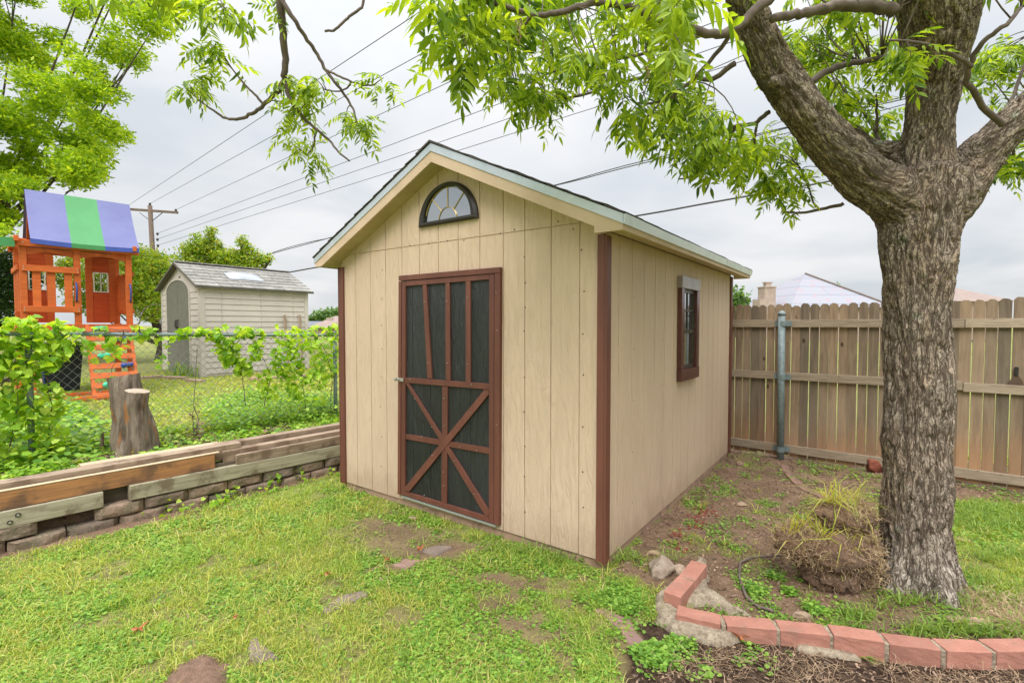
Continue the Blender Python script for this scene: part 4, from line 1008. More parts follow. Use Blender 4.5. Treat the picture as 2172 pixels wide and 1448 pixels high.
# weeds in bare soil
def soilw(x, y, g):
    s_ = inpoly(x, y, SOIL); return np.where(s_, sstep(.52, .64, fbm(x*5, y*5, s=55)), 0.0)
lawn(1300, [rosette(6, .04, .015, .6, 5), rosette(5, .045, .018, .7, 6), rosette(7, .04, .012, .5, 8)], 7, (.4, 1.2), .15, 1, 'clover', 'small_weeds', 'small green weeds dotting the bare soil beside the shed', soilw)
def mulw(x, y, g): return np.where(inpoly(x, y, MULCH), sstep(.58, .7, fbm(x*6, y*6, s=66)), 0.)
lawn(260, [rosette(6, .035, .022, .6, 5), rosette(5, .04, .024, .7, 6)], 17, (.5, 1.1), .15, 1, 'clover', 'bed_seedlings', 'tiny green seedlings sprouting in the dark mulch bed', mulw)
# weed clumps, right yard grass
c1 = [(1390, 1400, .09), (1330, 1290, .16), (1300, 1270, .14), (1520, 1380, .0), (1600, 1255, .05), (1672, 1262, .03), (1725, 1296, .04), (1640, 1225, .02), (1440, 1370, .06), (1380, 1390, .07), (1250, 1180, .07)]
r = np.random.default_rng(21); P = []
for (px, py, s_) in c1:
    c = gnd(px, py); k_ = int(750*s_+6)
    if s_ > 0: P.append(np.column_stack([c[0]+r.normal(0, s_*.6, k_), c[1]+r.normal(0, s_*.5, k_)]))
P = np.concatenate(P); V, F = inst(rosette(6, .038, .019, .8, 15), np.column_stack([P, hz(P[:, 0], P[:, 1])]), rotm(r.uniform(-PI, PI, len(P)), r.normal(0, .15, len(P)), r.normal(0, .15, len(P))), r.uniform(.5, 1.1, len(P)))
put_np('broadleaf_weeds', V, F, M['clover'], label='bright broad-leaved weed patches near the brick edging', cat='weeds', kind='stuff')
P = []
for (px, py, sx_, sy_, k_) in ((1590, 0, 0, 0, 0), (1830, 1312, .08, .02, 14), (1780, 1325, .08, .015, 9), (1960, 1338, .12, .03, 20), (2060, 1225, .12, .1, 40), (2120, 1110, .3, .12, 260), (2100, 1080, .3, .1, 160), (2150, 1180, .2, .06, 60), (2110, 1280, .2, .06, 40), (1240, 1190, .25, .03, 60), (1160, 1168, .2, .03, 60), (1895, 1285, .08, .02, 14), (2080, 1345, .2, .03, 60)):
    c = gnd(px, py) if k_ else None
    if k_: P.append(np.column_stack([c[0]+r.normal(0, sx_, k_), c[1]+r.normal(0, sy_, k_)]))
P = np.concatenate(P); P = P[~in_shed(P[:, 0], P[:, 1])]; V, F = inst(TT[0], np.column_stack([P, hz(P[:, 0], P[:, 1])]), rotm(r.uniform(-PI, PI, len(P)), r.normal(0, .2, len(P)), r.normal(0, .2, len(P))), r.uniform(.6, 1.5, len(P)))
put_np('long_grass', V, F, leafmat('long_grass_blade', [(.12, .22, .035), (.20, .32, .05), (.32, .42, .09)], .4), label='long green grass tufts around the pecan tree base', cat='grass', kind='stuff')
# neighbour yard grass, ivy band
def field(n, P, tmpl, mat, name, label, scr, seed, cat='grass', zoff=0., dens=None, pitch=.3):
    q = scatter_region(n, P, seed, dens); r = np.random.default_rng(seed+1); n = len(q); pos = np.column_stack([q, hz(q[:, 0], q[:, 1])+zoff]); w_ = r.integers(0, len(tmpl), n); out = []
    for i, T in enumerate(tmpl):
        m = w_ == i; c = m.sum(); out.append(inst(T, pos[m], rotm(r.uniform(-PI, PI, c), r.normal(0, pitch, c), r.normal(0, pitch, c)), r.uniform(*scr, c)))
    V, F = cat_vf(out); return put_np(name, V, F, M[mat], label=label, cat=cat, kind='stuff')
off = lambda d, a, b: tuple(WP+WD*a+WN*d)
NB = [off(2.0, -3.5, 0), off(2.0, 5, 0), off(9, 9, 0), off(9, -3, 0)]
field(26000, NB, [T for T in TT]+[rosette(6, .07, .04, .7, 31)], 'grass', 'neighbour_grass', 'bright mown grass of the yard beyond the chain-link fence', (.5, 1.0), 41)
STRIP = [off(.36, -3, 0), off(.36, 5, 0), off(2.6, 5, 0), off(2.6, -3, 0)]
field(9000, STRIP, [T for T in TT]+[rosette(6, .07, .04, .8, 32)]*2, 'ivy', 'fence_row_weeds', 'weeds and grass between the retaining wall and the chain-link fence', (.5, 1.3), 43, 'weeds', dens=lambda x, y: np.clip(.25+.9*sstep(.4, .6, fbm(x*3, y*3, s=81)), 0, 1))
IVY = [tuple(gt(a, b)[:2]) for a, b in ((-300, 1010), (0, 1005), (120, 985), (215, 960), (200, 900), (150, 860), (-300, 860))]
field(5200, IVY, [rosette(6, .12, .055, .9, 33), rosette(5, .14, .06, 1.0, 34), rosette(7, .10, .045, .8, 35)], 'ivy', 'ground_ivy', 'dense broad-leaved ground cover at the left behind the lumber', (.5, 1.25), 47, 'ground cover')
BU = [tuple(gt(a, b)[:2]) for a, b in ((450, 925), (640, 900), (715, 890), (715, 850), (520, 840), (440, 880))]
field(900, BU, [rosette(9, .16, .035, 1.2, 36), rosette(8, .2, .04, 1.4, 37)], 'ivy', 'shrubby_weeds', 'bushy green weeds at the fence foot left of the shed', (.6, 1.2), 48, 'weeds')
LT = [tuple(gt(a, b)[:2]) for a, b in ((150, 985), (240, 975), (330, 950), (480, 935), (620, 915), (600, 890), (420, 905), (320, 925), (210, 940))]
def curlleaf(S, seed=0):
    P, F = heart(S); r = np.random.default_rng(seed); P = P*np.array([1, .7, 1]); P[:, 2] += r.normal(0, .08*S, len(P)); return P, F
field(2600, LT, [curlleaf(.045, 1), curlleaf(.05, 2), curlleaf(.035, 3)], 'litter', 'leaf_litter', 'brown dead leaf litter on the ground around the stump', (.5, 1.2), 49, 'leaf litter', .012)

r = np.random.default_rng(61); P = []
for (px, py, z_, k_) in ((129, 1118, .03, 26), (150, 1095, .06, 20), (180, 1085, .08, 14), (307, 1078, .05, 10), (354, 1060, .08, 9), (385, 1070, .05, 8), (456, 1060, .05, 22), (480, 1050, .04, 12), (500, 1034, .08, 9), (579, 1012, .08, 14), (635, 998, .08, 10), (645, 1012, .03, 9), (570, 1035, .03, 10), (340, 1090, .02, 10), (700, 1000, .03, 12)):
    c = gnd(px, py, z_); c[:2] -= WN*.05; P.append(c+r.normal(0, 1, (k_, 3))*[.035, .035, .025])
P = np.concatenate(P); V, F = inst(heart(.04), P, rotm(r.uniform(-PI, PI, len(P)), r.normal(-.4, .5, len(P)), r.normal(0, .5, len(P))), r.uniform(.5, 1.2, len(P)))
put_np('wall_creeper', V, F, M['vine'], label='small green creeper leaves sprouting from the retaining wall joints', cat='weeds', kind='stuff')
# ------------------------------------------------------------------ soil details
def soilonly(x, y): return np.where(inpoly(x, y, SOIL) | inpoly(x, y, MULCH), 1., .0)
BB = [(.2, 1.3), (5.2, 1.3), (5.2, 6), (.2, 6)]
def pebble(seed):
    bm = bmesh.new(); bmesh.ops.create_icosphere(bm, subdivisions=1, radius=1); V = np.array([v.co for v in bm.verts]); F = np.array([[v.index for v in f.verts] for f in bm.faces]); bm.free()
    r = np.random.default_rng(seed); return V*(1+r.normal(0, .15, len(V)))[:, None]*np.array([.01, .007, .005]), F
o = field(3000, BB, [pebble(i) for i in range(3)], 'stone', 'gravel', 'scattered small gravel on the bare soil', (.25, 1.15), 51, 'gravel', dens=soilonly)
CH_ = [(np.array([(0, 0, 0), (.03, .004, .004), (.028, .012, .003), (.002, .010, .002)]), np.array([(0, 1, 2), (0, 2, 3)]))]
field(9000, BB, CH_+[curlleaf(.02, 4)], 'litter', 'wood_chips', 'brown bark chips and leaf crumbs on the soil', (.3, 1.1), 52, 'mulch', .004, dens=soilonly)
def fibre(L, seed, wd=.0022):
    r = np.random.default_rng(seed); a = 0; p = np.zeros(3); P = [p.copy()]
    for i in range(5): a += r.normal()*.6; p = p+np.array([math.cos(a), math.sin(a), r.normal()*.12])*L/5; P.append(p.copy())
    return strip(np.array(P), wd)
FB = [fibre(.12, i) for i in range(6)]
MUF = poly([(1500, 1380), (2300, 1395), (2600, 1500), (1400, 1500), (1420, 1400)])
field(1500, MUF, FB, 'root', 'root_fibres', 'tangled brown root fibres lying on the dark mulch', (.4, 1.2), 53, 'roots', .008, dens=lambda x, y: sstep(.35, .6, fbm(x*4, y*4, s=91)))
ST = [tuple(gnd(a, b)[:2]) for a, b in ((2045, 1260), (2172, 1270), (2350, 1300), (2350, 1350), (2172, 1345), (2060, 1325))]
field(2600, ST, FB, 'straw', 'dry_straw', 'pale dry straw strewn right of the pecan tree', (.5, 1.2), 54, 'straw', .02)
# loose soil mound
P = poly([(345, 1460), (380, 1410), (430, 1390), (475, 1398), (500, 1440), (490, 1500), (350, 1520)])
V, F = patch(P, .045, .01, .35, .12, 3); put_np('soil_mound', V, F, M['soilmound'], smooth=True, label='small loose brown earth mound in the lawn near the bottom left', cat='soil mound')
for i, (P, mt, lab) in enumerate((
    ([(1258, 1300), (1300, 1297), (1335, 1318), (1352, 1348), (1372, 1372), (1368, 1393), (1350, 1385), (1322, 1350), (1296, 1322)], 'paver', 'long pink flagstone piece sunk in grass left of the brick edging'),
    ([(680, 1290), (735, 1262), (775, 1254), (782, 1266), (725, 1290), (690, 1300)], 'pavergrey', 'flat grey flagstone half covered by lawn left of the door front'),
    ([(828, 1200), (862, 1184), (892, 1188), (866, 1204)], 'paver', 'brown flagstone in the dirt patch before the shed door'),
    ([(890, 1168), (935, 1155), (960, 1160), (925, 1178)], 'pavergrey', 'pale brown stone sliver in the dirt just in front of the door'),
    ([(528, 1362), (545, 1354), (575, 1385), (590, 1398), (545, 1410), (530, 1400)], 'pavergrey', 'small dark flagstone by the loose earth mound'))):
    V, F = patch(poly(P), .014, .008, .15, .012, 20+i, jit=.008); put_np('flagstone', V, F, M[mt], smooth=True, label=lab, cat='flagstone', group='flagstones sunk in the lawn')
for (px, py, r_, sq, mt, lab, rz) in ((1402, 1215, .095, (1.05, .8, .75), 'lime', 'large rough limestone chunk at the shed corner, left of the bricks', .2), (1442, 1218, .045, (.8, 1, .9), 'lime', 'smaller limestone piece wedged between the large chunk and the bricks', 1.),
        (1388, 1176, .045, (1.1, .6, .5), 'stone', 'flat tan stone behind the large limestone chunk', .3), (1330, 1195, .026, (1, .8, .6), 'stone', 'small brown pebble stone by the shed corner', .3), (1344, 1183, .028, (1, .8, .7), 'lime', 'small grey stone just behind the brown pebble near the shed corner', 0),
        (1574, 1072, .035, (1.2, .7, .6), 'stone', 'tan stone on bare soil halfway along the shed side', .2), (1700, 1310, .045, (1.2, .6, .5), 'stone', 'oval tan stone lying behind the middle of the brick edging', -.1),
        (2062, 1325, .12, (1.1, .35, .25), 'stone', 'long flat yellow-tan stone at the edging right of the tree', -.1), (2150, 1338, .09, (1.1, .35, .25), 'stone', 'second flat yellow-tan stone at the right picture edge', -.15), (1570, 985, .05, (1, .7, .5), 'paver', 'reddish flat stone on the soil by the back corner of the shed', .2), (876, 1100, .03, (1.3, .7, .5), 'stone', 'small pale stone against the shed base below the door', -.4), (1850, 1000, 0, (1, 1, 1), 'redrock', '', 0)):
    if r_ == 0: continue
    rock('rock', gnd(px, py), r_, mt, int(px) % 97, lab, 'stone', None, sq, rz, .22)
rock('rock', gt(1854, 1000), .12, 'redrock', 5, 'big dark red rock at the fence foot, half hidden by the tree trunk', 'stone', None, (.9, .7, .85), .4, .15)
# crumbs of red lava rock by the shed
r = np.random.default_rng(5); q = []
for (a, b) in ((1480, 1100), (1500, 1080), (1470, 1115), (1450, 1135), (1490, 1090), (1440, 1160)):
    c = gnd(a, b); q.append(c[:2]+r.normal(0, .05, (14, 2)))
q = np.concatenate(q); V, F = inst(pebble(9), np.column_stack([q, hz(q[:, 0], q[:, 1])+.004]), rotm(r.uniform(-3, 3, len(q)), r.normal(0, .3, len(q)), r.normal(0, .3, len(q))), r.uniform(.8, 2.2, len(q)))
put_np('red_gravel', V, F, M['redrock'], label='red lava rock crumbs scattered on the soil along the shed side', cat='gravel', kind='stuff')
field(5200, LAWN, [curlleaf(.016, 7), curlleaf(.02, 8)]+CH_, 'litter', 'lawn_litter', 'brown dead leaf crumbs and thatch among the lawn grass', (.3, 1.0), 57, 'leaf litter', .012, dens=lambda x, y: np.where((y < 6) & ~in_shed(x, y), .15+.85*sstep(.5, .65, fbm(x*3, y*3, s=141)), 0))
# stick / root
m_ = MB(); Q = [gnd(a, b, .02) for a, b in ((1662, 1178), (1630, 1182), (1592, 1180), (1570, 1190), (1568, 1225), (1582, 1262), (1610, 1285), (1640, 1298))]
Q = np.array(Q); tt = np.linspace(0, len(Q)-1, 40); Q = np.stack([np.interp(tt, np.arange(len(Q)), Q[:, i]) for i in range(3)], 1); Q[:, 2] += .008*np.sin(tt*2)
m_.tube(Q, np.linspace(.006, .0085, 40), 7); put('curved_stick', m_, M['twig'], smooth=True, label='thin grey root curving over the soil inside the brick edging', cat='stick')
# dead oak leaves
def oak(S, seed):
    r = np.random.default_rng(seed); n = 18; V = [(0, 0, 0)]; F = []
    for i in range(n):
        a = 2*PI*i/n; rr = S*(.62+.38*math.cos(a*5))*(1-.35*abs(math.sin(a))); V.append((math.cos(a)*rr*1.2, math.sin(a)*rr, .012*math.sin(a*3+1)+abs(math.cos(a))*.006+r.normal()*.002))
    return np.array(V), np.array([(0, 1+i, 1+(i+1) % n) for i in range(n)])
for (px, py, s_, lab) in ((296, 1345, .033, 'curled rust-red oak leaf on the lawn at the lower left'), (502, 1318, .025, 'small rust-brown leaf on the lawn above the grey flagstone'), (696, 1226, .026, 'orange dead leaf on the lawn in front of the shed'), (1568, 1362, .05, 'tan dead oak leaf leaning on the mortar at the brick corner'), (892, 1172, .03, 'dry orange leaf in the dirt near the door'), (820, 1195, .025, 'brown dry leaf beside the brown flagstone')):
    V, F = oak(s_*1.2, int(px)); R = rotm(np.array([px*1.]), np.array([.35]), np.array([.25])); V, F = inst((V, F), np.array([gnd(px, py)+[0, 0, .03]]), R, [1.])
    put_np('dead_leaf', V, F, M['deadleaf'], label=lab, cat='leaf')
# ------------------------------------------------------------------ brick edging
be = thing('brick_edging', 'curved garden edging of pink-red bricks set in mortar in front of the tree', 'edging', gnd(1700, 1330))
BEo = np.array(be.location)
pts = [gnd(a, b, .075) for a, b in ((1432, 1292), (1533, 1315), (1645, 1324), (1757, 1336), (1872, 1352), (1988, 1366), (2090, 1369), (2190, 1367), (2300, 1368), (2410, 1372), (2520, 1376), (2640, 1382), (2760, 1388), (2890, 1396))]
def brickobj(a, b, zt, wd, seed, par, origin, lab=None, h=.10, mt='brick'):
    a = np.array(a, float); b = np.array(b, float); d = b-a; d[2] = 0; Ln = np.linalg.norm(d); d /= Ln; n = np.array([-d[1], d[0], 0])
    m_ = MB(); bm = bmesh.new(); bmesh.ops.create_cube(bm, size=1); bmesh.ops.subdivide_edges(bm, edges=bm.edges[:], cuts=5, use_grid_fill=True)
    P = np.array([v.co for v in bm.verts]); F = [tuple(v.index for v in f.verts) for f in bm.faces]; bm.free()
    rr = np.random.default_rng(seed); gp = .009
    X = a+d*((P[:, 0:1]+.5)*(Ln-2*gp)+gp)+n*P[:, 1:2]*wd; X[:, 2] = zt-h+(P[:, 2]+.5)*h+(b[2]-a[2])*(P[:, 0]+.5)+rr.normal()*.002
    X += (fbm(X[:, 0]*30, X[:, 1]*30, X[:, 2]*30, s=seed)[:, None]-.5)*.007
    m_.add(X, F); return put('brick', m_, M[mt], par, origin=origin, bevel=.004, **({'label': lab} if lab else {}))
for i, (a, b) in enumerate(zip(pts[:-1], pts[1:])): brickobj(a, b, .078, .092, i, be, BEo)
p2 = [gnd(a, b, .10) for a, b in ((1424, 1262), (1456, 1226), (1484, 1190))]
for i, (a, b) in enumerate(zip(p2[:-1], p2[1:])): brickobj(a, b, .10, .095, 30+i, be, BEo)
m_ = MB()
for i in range(1, len(pts)-1):
    d = pts[i+1]-pts[i-1]; d[2] = 0; d /= np.linalg.norm(d); c = pts[i]; m_ = MB(); m_.beam(c-d*.0105+[0, 0, -.05], c+d*.0105+[0, 0, -.05], .084, .095); put('mortar_joint', m_, M['mortar'], be, origin=BEo, bevel=.003)
m_ = MB(); c = p2[1]; d = p2[2]-p2[0]; d[2] = 0; d /= np.linalg.norm(d); m_.beam(c-d*.0105+[0, 0, -.05], c+d*.0105+[0, 0, -.05], .086, .092)
put('mortar_joint', m_, M['mortar'], be, origin=BEo, bevel=.003)
P = poly([(1395, 1262), (1384, 1292), (1394, 1322), (1420, 1345), (1470, 1362), (1525, 1375), (1572, 1366), (1540, 1345), (1470, 1320), (1430, 1296), (1500, 1283), (1545, 1302), (1600, 1310), (1560, 1295), (1500, 1255), (1502, 1210), (1494, 1188), (1470, 1200), (1430, 1240)])
V, F = patch(P, .045, .008, .16, .03, 8, jit=.014); put_np('mortar_base', V, F, M['mortar'], be, origin=BEo, smooth=True)
P = poly([(1690, 1372), (1760, 1370), (1830, 1382), (1818, 1396), (1750, 1392), (1700, 1384)]); V, F = patch(P, .022, .008, .25, .02, 9); put_np('mortar_spill', V, F, M['mortar'], be, origin=BEo, smooth=True)
# second, flush brick line
e2 = thing('sunken_brick_edging', 'line of pinkish bricks sunk flush in the soil between the tree and the back fence', 'edging', gnd(1700, 1040))
E2 = np.array(e2.location); pp = [gt(a, b) for a, b in ((1662, 985), (1672, 1005), (1695, 1030), (1728, 1048), (1760, 1062), (1790, 1078), (1822, 1094), (1856, 1108), (1900, 1122), (1950, 1132), (2000, 1142), (2060, 1148), (2115, 1160), (2172, 1172), (2240, 1188), (2310, 1202))]
for i, (a, b) in enumerate(zip(pp[:-1], pp[1:])): brickobj(a, b, float(max(a[2], b[2]))+.010, .075, 60+i, e2, E2, h=.06, mt='oldbrick')

# ------------------------------------------------------------------ dug-up grass clump
cl = gnd(1768, 1245)+np.array([0, .06, 0]); clo = thing('grass_clump', 'dug-up clump of dry grass roots with yellow-green blades leaning on the tree trunk', 'grass clump', cl)
def lump(parts, seed, sub=5):
    bm = bmesh.new(); bmesh.ops.create_icosphere(bm, subdivisions=sub, radius=1); V0 = np.array([v.co for v in bm.verts]); F = np.array([[v.index for v in f.verts] for f in bm.faces]); bm.free(); out = []
    for j, (c, r) in enumerate(parts):
        n = fbm(V0[:, 0]*2.2+j*5, V0[:, 1]*2.2, V0[:, 2]*2.2, s=seed+j)-.5; n2 = fbm(V0[:, 0]*9, V0[:, 1]*9, V0[:, 2]*9, s=seed+j+9)-.5
        out.append((V0*np.array(r)*(1+.7*n+.5*n2)[:, None]+np.array(c), F))
    return cat_vf(out)
LP = [((.02, .0, .07), (.16, .16, .15)), ((-.15, .0, .24), (.14, .13, .10)), ((.12, .05, .385), (.17, .14, .085)), ((.16, .0, .23), (.10, .11, .12)), ((.03, -.02, .20), (.2, .17, .13)), ((.15, -.02, .13), (.1, .1, .16))]
V, F = lump(LP, 3, 4); put_np('root_ball', V, F, plain('clod_soil', (.22, .135, .085), (.12, .075, .05), 20, rough=1, bsc=60, bst=1, bd=.02), clo, smooth=True)
r = np.random.default_rng(8)
def onlump(n, zmin=-.1, zmax=2):
    P = []
    while len(P) < n:
        c, rr = LP[r.integers(len(LP))]; d = r.normal(size=3); d /= np.linalg.norm(d)
        p = np.array(c)+d*np.array(rr)*(.98+.12*r.random())
        if zmin < p[2] < zmax and p[1] < .14: P.append(p)
    return np.array(P)
P = onlump(5200, .0); V, F = inst(fibre(.07, 2, .0024), P, rotm(r.uniform(-PI, PI, len(P)), r.normal(0, .9, len(P)), r.normal(0, .9, len(P))), r.uniform(.4, 1.2, len(P))); put_np('roots', V, F, M['root'], clo)
P = onlump(6000, .16); V, F = inst(fibre(.08, 4, .003), P, rotm(r.uniform(-PI, PI, len(P)), r.normal(.2, .8, len(P)), r.normal(0, .9, len(P))), r.uniform(.4, 1.1, len(P)))
P = r.normal(0, 1, (900, 3))*np.array([.035, .04, .07])+np.array([.20, -.10, .16]); V2, F2 = inst(fibre(.05, 4, .003), P, rotm(r.uniform(-PI, PI, len(P)), r.normal(.2, .8, len(P)), r.normal(0, .9, len(P))), r.uniform(.4, 1.1, len(P)))
V, F = cat_vf([(V, F), (V2, F2)]); put_np('dry_straw', V, F, M['straw'], clo)
bl = [blade(.2, .007, b) for b in (.7, 1.2, 1.6)]; out = []
for (c, k_) in (((-.2, -.02, .33), 30), ((-.08, -.08, .31), 34), ((.02, -.12, .25), 26), ((.06, .05, .455), 60), ((.16, .03, .455), 44), ((.0, -.16, .13), 8), ((-.24, .0, .26), 14)):
    P = np.array(c)+r.normal(0, .022, (k_, 3)); out.append(inst(bl[r.integers(3)], P, rotm(r.uniform(-PI, PI, k_), r.normal(-.1, .35, k_), r.normal(0, .35, k_)), r.uniform(.4, 1.05, k_)))
V, F = cat_vf(out); put_np('blades', V, F, M['yblade'], clo)

# ------------------------------------------------------------------ pecan tree
TB = np.array([TREE_XY[0], TREE_XY[1], 0.]); pt_ = thing('pecan_tree', 'large pecan tree with furrowed grey-brown bark forking into three limbs at the right', 'tree', TB)
TD = TREE_XY[1]
def tp_(px, py, Y): return dep(px, py, Y)-TB
def rpx(w_, Y): return .5*w_*Y/CF
trunkP = [(1942, 1300, TD), (1940, 1240, TD), (1942, 1150, TD), (1943, 1000, TD), (1946, 800, TD), (1946, 620, TD), (1944, 520, TD), (1950, 440, TD), (1955, 370, TD)]
trunkR = [rpx(w_, TD-.1) for w_ in (160, 156, 150, 144, 139, 141, 158, 182, 178)]
P = [tp_(*p) for p in trunkP]; P[0][2] = -.12
def fl(a, t): 
    k_ = np.clip(.42-t, 0, 1)/.42
    return 1+k_**2*(.34*np.clip(np.cos(a*5+.6), 0, 1)**1.5+.10)
limbs = [
  ([(1975, 520, TD), (1925, 440, TD), (1845, 385, TD-.02), (1770, 315, TD-.06), (1700, 232, TD-.12), (1650, 160, TD-.16), (1622, 110, TD-.2), (1597, 50, TD-.24), (1572, -30, TD-.3), (1530, -150, TD-.35), (1480, -290, TD-.4)], [150, 150, 128, 118, 108, 100, 96, 92, 84, 74, 62]),
  ([(1950, 470, TD), (1962, 390, TD), (1968, 310, TD-.02), (1974, 240, TD-.05), (1982, 170, TD-.1), (1988, 110, TD-.16), (1990, 40, TD-.2), (1995, -60, TD-.3), (1990, -200, TD-.4), (1970, -330, TD-.45)], [180, 150, 116, 112, 124, 146, 184, 190, 150, 120]),
  ([(1940, 520, TD), (2000, 430, TD), (2062, 350, TD-.03), (2120, 290, TD-.08), (2180, 232, TD-.12), (2250, 165, TD-.16), (2330, 80, TD-.2), (2400, -20, TD-.25)], [140, 150, 118, 98, 92, 84, 74, 60]),
]
def smoothpath(P, R, res=.02):
    P = np.asarray(P, float); R = np.asarray(R, float); s_ = np.concatenate([[0], np.cumsum(np.linalg.norm(np.diff(P, axis=0), axis=1))]); n = max(6, int(s_[-1]/res)); t = np.linspace(0, s_[-1], n)
    Q = np.stack([np.interp(t, s_, P[:, i]) for i in range(3)], 1); r = np.interp(t, s_, R); ker = np.hanning(max(3, int(.24/res)) | 1); ker /= ker.sum(); kl = len(ker)//2
    if n > 2*kl+2:
        for i in range(3): Q[:, i] = np.convolve(np.pad(Q[:, i], kl, mode='reflect', reflect_type='odd'), ker, 'valid')
        r = np.convolve(np.pad(r, kl, mode='edge'), ker, 'valid')
    return Q, r
KR = .84
SK = [(P, [q*KR for q in trunkR])]
for pp_, ww in limbs: SK.append(([tp_(*p) for p in pp_], [rpx(w_*.77, p[2]-.1) for w_, p in zip(ww, pp_)]))
SK.append(([tp_(1648, 196, TD-.14), tp_(1640, 172, TD-.27), tp_(1637, 168, TD-.295)], [.05, .032, .012]))
for pp_, ww in (([(1950, 335, TD), (1880, 318, TD+.12), (1845, 308, TD+.2), (1815, 285, TD+.25), (1800, 268, TD+.27)], [60, 34, 30, 30, 26]),):
    SK.append(([tp_(*p) for p in pp_], [rpx(w_, p[2]) for w_, p in zip(ww, pp_)]))
tm = MB(); paths = []
for k_, (P_, R_) in enumerate(SK):
    Q, r_ = smoothpath(P_, R_); st_ = max(1, len(Q)//60)
    tm.tube(Q, r_, 40); s0 = np.concatenate([[0], np.cumsum(np.linalg.norm(np.diff(Q, axis=0), axis=1))])
    paths.append((Q, r_, s0+(0 if k_ == 0 else Q[0][2]+.12)))
me_ = bpy.data.meshes.new('tmp'); me_.from_pydata(tm.bake().tolist(), [], tm.f); ob_ = bpy.data.objects.new('tmp', me_); COL.objects.link(ob_)
rm_ = ob_.modifiers.new('r', 'REMESH'); rm_.mode = 'VOXEL'; rm_.voxel_size = .0105
sm_ = ob_.modifiers.new('s', 'SMOOTH'); sm_.factor = .5; sm_.iterations = 45
dg_ = bpy.context.evaluated_depsgraph_get(); ev_ = bpy.data.meshes.new_from_object(ob_.evaluated_get(dg_))
nv = len(ev_.vertices); V = np.empty(nv*3, np.float32); ev_.vertices.foreach_get('co', V); V = V.reshape(-1, 3).astype(float)
NR = np.empty(nv*3, np.float32); ev_.vertices.foreach_get('normal', NR); NR = NR.reshape(-1, 3).astype(float)
F = np.array([tuple(p.vertices) if len(p.vertices) == 4 else tuple(p.vertices)+(p.vertices[-1],) for p in ev_.polygons])
bpy.data.objects.remove(ob_); bpy.data.meshes.remove(me_); print('TRUNK', nv)
wsum = np.zeros(nv); BC = np.zeros((nv, 3))
for Q, r_, s0 in paths:
    best = np.full(nv, 1e9); bi = np.zeros(nv, int)
    for i in range(0, len(Q), 2):
        d = ((V-Q[i])**2).sum(1)/(r_[i]**2); m_k = d < best; best[m_k] = d[m_k]; bi[m_k] = i
    T = np.gradient(Q, axis=0); T /= np.linalg.norm(T, axis=1)[:, None]; T = T[bi]; D = V-Q[bi]; al = (D*T).sum(1); D = D-al[:, None]*T
    X = np.array([1., 0, 0])-T*T[:, 0:1]; X /= np.linalg.norm(X, axis=1)[:, None]+1e-9; Y = np.cross(T, X)
    c = np.stack([(D*X).sum(1), (D*Y).sum(1), s0[bi]+al], 1); w_ = 1/np.maximum(best, .05)**5
    BC += c*w_[:, None]; wsum += w_
BC /= wsum[:, None]
# root flare near the ground
ang = np.arctan2(V[:, 1], V[:, 0]); kf = np.clip(.40-V[:, 2], 0, .5)/.40; fl_ = kf**2*(.065*np.clip(np.cos(ang*5+.9), -.25, 1)+.035); V[:, :2] += fl_[:, None]*np.stack([np.cos(ang), np.sin(ang)], 1)
b3 = BC*np.array([1, 1, .16]); n1_ = 1-np.abs(2*fbm(b3[:, 0]*34, b3[:, 1]*34, b3[:, 2]*34, s=5, o=2)-1); n2_ = fbm(BC[:, 0]*7, BC[:, 1]*7, BC[:, 2]*4, s=9, o=3)-.5; n3_ = fbm(BC[:, 0]*70, BC[:, 1]*70, BC[:, 2]*30, s=12, o=2)-.5
V = V+NR*(-.016*(sstep(.80, 1., n1_))+.045*n2_+.008*n3_+.006)[:, None]
tro = put_np('trunk', V, F, M['bark'], pt_, smooth=True)
at_ = tro.data.attributes.new('bark', 'FLOAT_VECTOR', 'POINT')
if len(tro.data.vertices) == nv: at_.data.foreach_set('vector', BC.astype(np.float32).ravel())
